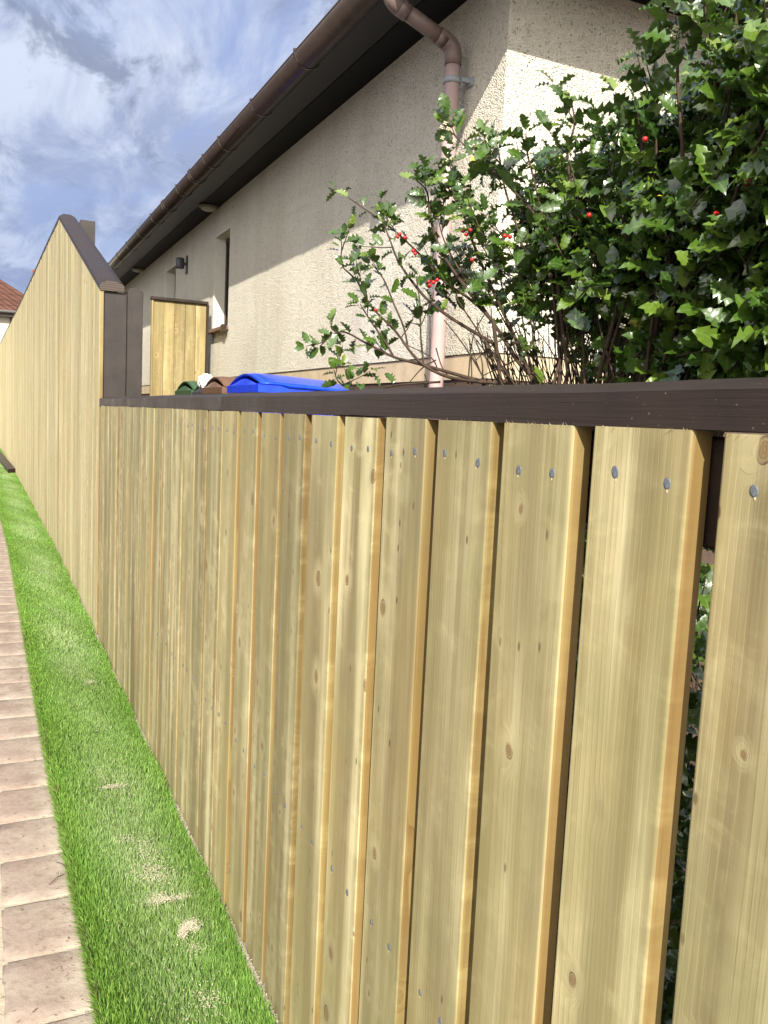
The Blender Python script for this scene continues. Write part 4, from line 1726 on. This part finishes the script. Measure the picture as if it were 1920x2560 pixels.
made = 0
while made < 430:
    px, py = rb.uniform(1080, 2300), rb.uniform(-40, 960)
    if not inside(px, py): continue
    if px < 1330 and rb.random() < .38: continue
    if py > 790 and px < 1640 and rb.random() < .85: continue
    made += 1
    back = rb.random() ** .8 * (.50 if px > 1400 else .30)
    d0 = dep(px) - .10 + back
    tip = at_depth(px, py, d0)
    bx = min(max(px * .45 + 1470 * .55 + rb.uniform(-70, 70), 1250), 1830)
    base = at_depth(bx, 975 + rb.uniform(-10, 60), dep(bx) + rb.uniform(-.05, .30))
    root = ROOT + Vector((rb.uniform(-.16, .16), rb.uniform(-.35, .25), 0))
    mid = base.lerp(tip, .5) + Vector((rb.uniform(-.05, .05), rb.uniform(-.05, .05), rb.uniform(-.03, .06)))
    stem = smooth_path([tip, tip.lerp(mid, .5) + rvec(.012), mid, base], 18)
    n = len(stem)
    thick = made % 3 == 0
    rad = [.0012 + ((.0042 if thick else .0022) - .0012) * (i / (n - 1)) for i in range(n)]
    total = sum((stem[i + 1] - stem[i]).length for i in range(n - 1))
    if made % 4 == 0:
        kn = base.lerp(root, .45) + Vector((rb.uniform(-.08, .05), rb.uniform(-.1, .1), 0))
        stem_pts.append((stem + smooth_path([base, kn, root], 6)[1:], rad + [rad[-1]] * (len(smooth_path([base, kn, root], 6)) - 1), 0))
    else:
        cut = max(6, int(n * rb.uniform(.35, .7)))
        stem_pts.append((stem[:cut], rad[:cut], 0))
    # leafy outer end about 16 cm
    acc, m_ = 0, 1
    while m_ < n - 1 and acc < rb.uniform(.12, .20):
        acc += (stem[m_] - stem[m_ - 1]).length
        m_ += 1
    seg = stem[:m_ + 1][::-1]
    sz = float(np.interp(px, [1100, 1500, 1900], [.042, .049, .054]))
    dress(seg, sz, max(5, int(acc / .017)), .0)
    for k in range(2):
        i = rb.randint(1, max(1, m_ - 1))
        t_ = (stem[i - 1] - stem[i]).normalized()
        side_shoot(stem[i], (t_ + rvec(.6) + Vector((0, 0, .3))).normalized(), rb.uniform(.03, .07), sz * .95, rb.randint(3, 5))
# lower leafage behind the boards
for k in range(230):
    y = rb.uniform(.35, 2.3)
    p0 = Vector((rb.uniform(.72, 1.25), y, rb.uniform(-.78, -.24)))
    d = (Vector((rb.uniform(-1, .2), rb.uniform(-.6, .6), .7))).normalized()
    side_shoot(p0, d, rb.uniform(.08, .15), .05, rb.randint(6, 10))
for k in range(120):
    p0 = Vector((rb.uniform(.64, .95), rb.uniform(.25, 1.1), rb.uniform(-.82, -.24)))
    side_shoot(p0, Vector((rb.uniform(-.8, .4), rb.uniform(-.7, .7), .5)).normalized(), rb.uniform(.06, .12), .046, rb.randint(6, 10))
# bare inner twigs low in the bush
for k in range(230):
    bx = rb.uniform(1230, 1800)
    base = at_depth(bx, 985 + rb.uniform(-10, 40), dep(bx) + rb.uniform(0, .35))
    lean = (bx - 1480) / 330
    d = (rt0 * (lean * .75 + rb.uniform(-.35, .35)) + Vector((0, 0, 1)) + fwd * rb.uniform(-.25, .25)).normalized()
    pts = [base]
    for _ in range(6):
        d = (d + rvec(.10)).normalized()
        pts.append(pts[-1] + d * rb.uniform(.018, .040))
    r0 = rb.uniform(.0010, .0024)
    stem_pts.append((pts, [r0 * (1 - .08 * i) for i in range(7)], 0))
# thin bare sprigs on the left of the stems
for (a, b) in (((1175, 830), (1262, 960)), ((1172, 838), (1180, 960)), ((1105, 930), (1240, 960)), ((1190, 900), (1290, 830)), ((1205, 940), (1290, 900)),
               ((1061, 935), (1063, 985)), ((1230, 850), (1255, 985)), ((1075, 790), (1075, 900)), ((1215, 780), (1170, 960)), ((1110, 800), (1215, 955)),
               ((1140, 960), (1090, 870)), ((1190, 850), (1205, 960)), ((1020, 960), (1090, 900)), ((1010, 860), (1095, 925))):
    A_, B_ = at_depth(*a, dep(a[0]) + .02), at_depth(*b, dep(b[0]))
    mm_ = (A_ + B_) / 2 + rvec(.008)
    stem_pts.append((smooth_path([A_, mm_, B_], 8), None, 0))

# stems to one mesh
SV, SF, STn = [], [], []
for pts, rad, kind in stem_pts:
    n = len(pts)
    if rad is None: rad = [.0011 + .0009 * i / (n - 1) for i in range(n)]
    sides = 5
    prev = None
    base_i = len(SV)
    for i, p in enumerate(pts):
        t_ = pts[min(i + 1, n - 1)] - pts[max(i - 1, 0)]
        if t_.length < 1e-8: t_ = Vector((0, 0, 1))
        t_ = t_.normalized()
        if prev is None: u = t_.orthogonal().normalized()
        else:
            u = prev - t_ * prev.dot(t_)
            u = u.normalized() if u.length > 1e-5 else t_.orthogonal().normalized()
        prev = u
        v = t_.cross(u)
        for k in range(sides):
            a = 6.2832 * k / sides
            q = p + (u * math.cos(a) + v * math.sin(a)) * rad[i]
            SV.append((q.x, q.y, q.z))
    for i in range(n - 1):
        for k in range(sides):
            k2 = (k + 1) % sides
            a = base_i + i * sides
            SF += [a + k, a + k2, a + sides + k2, a + sides + k]
nf = len(SF) // 4
loc = np.array(holly.location)
stems = np_mesh("stems", np.array(SV) - loc, SF, np.arange(nf) * 4, np.full(nf, 4), [M['bark']], True, parent=holly)

# leaf template: length 1 along +Y, spiny margin, folded along the midrib
LT = [0.0, .10, .22, .33, .45, .56, .68, .79, .90, 1.0]
LWD = [.02, .16, .30, .25, .345, .275, .325, .225, .17, .0]
LZ = [0, .03, .10, .0, .12, -.03, .11, -.02, .05, -.06]
tv, tmid = [], []
for t_, w, z in zip(LT, LWD, LZ):
    droop = -.22 * t_ ** 2.2
    sweep = .035 if w > .3 else 0
    tv.append((0, t_, droop)); tmid.append(1.0)
    tv.append((-w, t_ + sweep, droop + z)); tmid.append(0.0)
    tv.append((w, t_ + sweep, droop + z * .9)); tmid.append(0.0)
tv = np.array(tv)
tf = []
for i in range(len(LT) - 1):
    a = i * 3
    tf.append((a, a + 3, a + 4, a + 1))
    tf.append((a, a + 2, a + 5, a + 3))
tf = np.array(tf)
nl = len(leaf_sites)
LV = np.zeros((nl, len(tv), 3))
LTn = np.zeros((nl, len(tv)))
for i, (p, d, s, tdir) in enumerate(leaf_sites):
    d = d.normalized()
    upv = (Vector((0, 0, 1)) * .45 + sun_dir * .75 + tdir * .35 + rvec(.55))
    n_ = upv - d * upv.dot(d)
    n_ = n_.normalized() if n_.length > 1e-4 else d.orthogonal().normalized()
    side = d.cross(n_)
    curl = rb.uniform(.6, 2.3)
    wv = rb.uniform(.74, 1.02)
    vv = tv * np.array([wv, 1, 1])
    vv = vv.copy()
    vv[:, 2] = tv[:, 2] * curl
    Mx = np.array([side, d, n_])
    petiole = np.array(d) * .006
    s = s * .98
    LV[i] = (vv * s) @ Mx + np.array(p) + petiole
    tone = min(max(rb.gauss(.45, .2), 0), .955)
    if rb.random() < .003: tone = 1.0
    elif rb.random() < .10: tone = rb.uniform(.85, .97)
    LTn[i] = tone
LV = LV.reshape(-1, 3) - loc
fl = (np.arange(nl)[:, None, None] * len(tv) + tf[None]).reshape(-1)
nfc = nl * len(tf)
leaves = np_mesh("foliage", LV, fl, np.arange(nfc) * 4, np.full(nfc, 4), [M['leaf']], True,
                 {"tone": ('POINT', LTn.ravel()), "midrib": ('POINT', np.tile(tmid, nl))}, parent=holly)

# berries
for (x, y) in ((1000, 585), (1012, 594), (994, 592), (1033, 627), (1038, 634), (1158, 578), (1166, 586), (1176, 575), (1262, 590), (1275, 592), (1180, 650),
               (1073, 715), (1084, 706), (1093, 700), (1072, 704), (1473, 538), (1613, 348), (1862, 445), (1868, 457), (1874, 450), (940, 775), (1790, 535)):
    p = at_depth(x, y, dep(x) - .055 - .03 * rb.random())
    mb = MB()
    mb.ball(p, rb.uniform(.0043, .0052), 0, 2)
    mb.build("berry", M['berry'], holly)
# small cream flowers at the shoots' joints
for (x, y) in ((1113, 308), (1104, 318), (1120, 322), (1106, 345), (1136, 352), (1119, 401), (1562, 738), (1568, 790), (1556, 815), (1690, 70), (1684, 88), (1841, 72), (1860, 130), (1842, 118)):
    p = at_depth(x, y, dep(x) - .03)
    mb = MB()
    for k in range(4):
        a = k * 1.57 + .4
        c = p + (rt * math.cos(a) + up * math.sin(a)) * .0035
        mb.ball(c, .0028, 0, 1, .7)
    mb.ball(p + Vector((0, 0, .001)), .0018, 0, 1)
    mb.build("flower", M['flower'], holly)

# rough grass and dry stalks behind the boards
V, TN = [], []
nw = 5200
for _ in range(nw):
    x, y = .60 + rb.random() ** 1.3 * 1.0, rb.uniform(-.3, 3.2)
    l = rb.uniform(.03, .12)
    a = rb.uniform(0, 6.28)
    b2 = rb.uniform(0, 6.28)
    le = rb.uniform(.2, .9)
    w = rb.uniform(.0008, .0018)
    wx, wy = math.cos(b2) * w, math.sin(b2) * w
    dx, dy = math.cos(a) * le * l * .6, math.sin(a) * le * l * .6
    V += [(x - wx, y - wy, GARDEN), (x + wx, y + wy, GARDEN), (x + dx * .5 - wx, y + dy * .5 - wy, GARDEN + l * .5), (x + dx * .5 + wx, y + dy * .5 + wy, GARDEN + l * .5), (x + dx, y + dy, GARDEN + l * .85)]
    TN += [1.0 if rb.random() < .4 else rb.uniform(.2, .85)] * 5
base = np.arange(nw)[:, None] * 5
fl = np.concatenate([base + 0, base + 1, base + 3, base + 2, base + 2, base + 3, base + 4], 1).ravel()
wo = np_mesh("weeds", V, fl, (np.arange(nw)[:, None] * 7 + np.array([0, 4])).ravel(), np.tile([4, 3], nw), [M['grass']], False,
             {"tone": ('POINT', TN), "height": ('POINT', np.zeros(nw * 5)), "dust": ('POINT', np.zeros(nw * 5))})
tag(wo, "rough green weeds and dry stalks under the holly behind the boards", "weeds", kind="stuff")
print("leaves", nl, "stems", len(stem_pts))
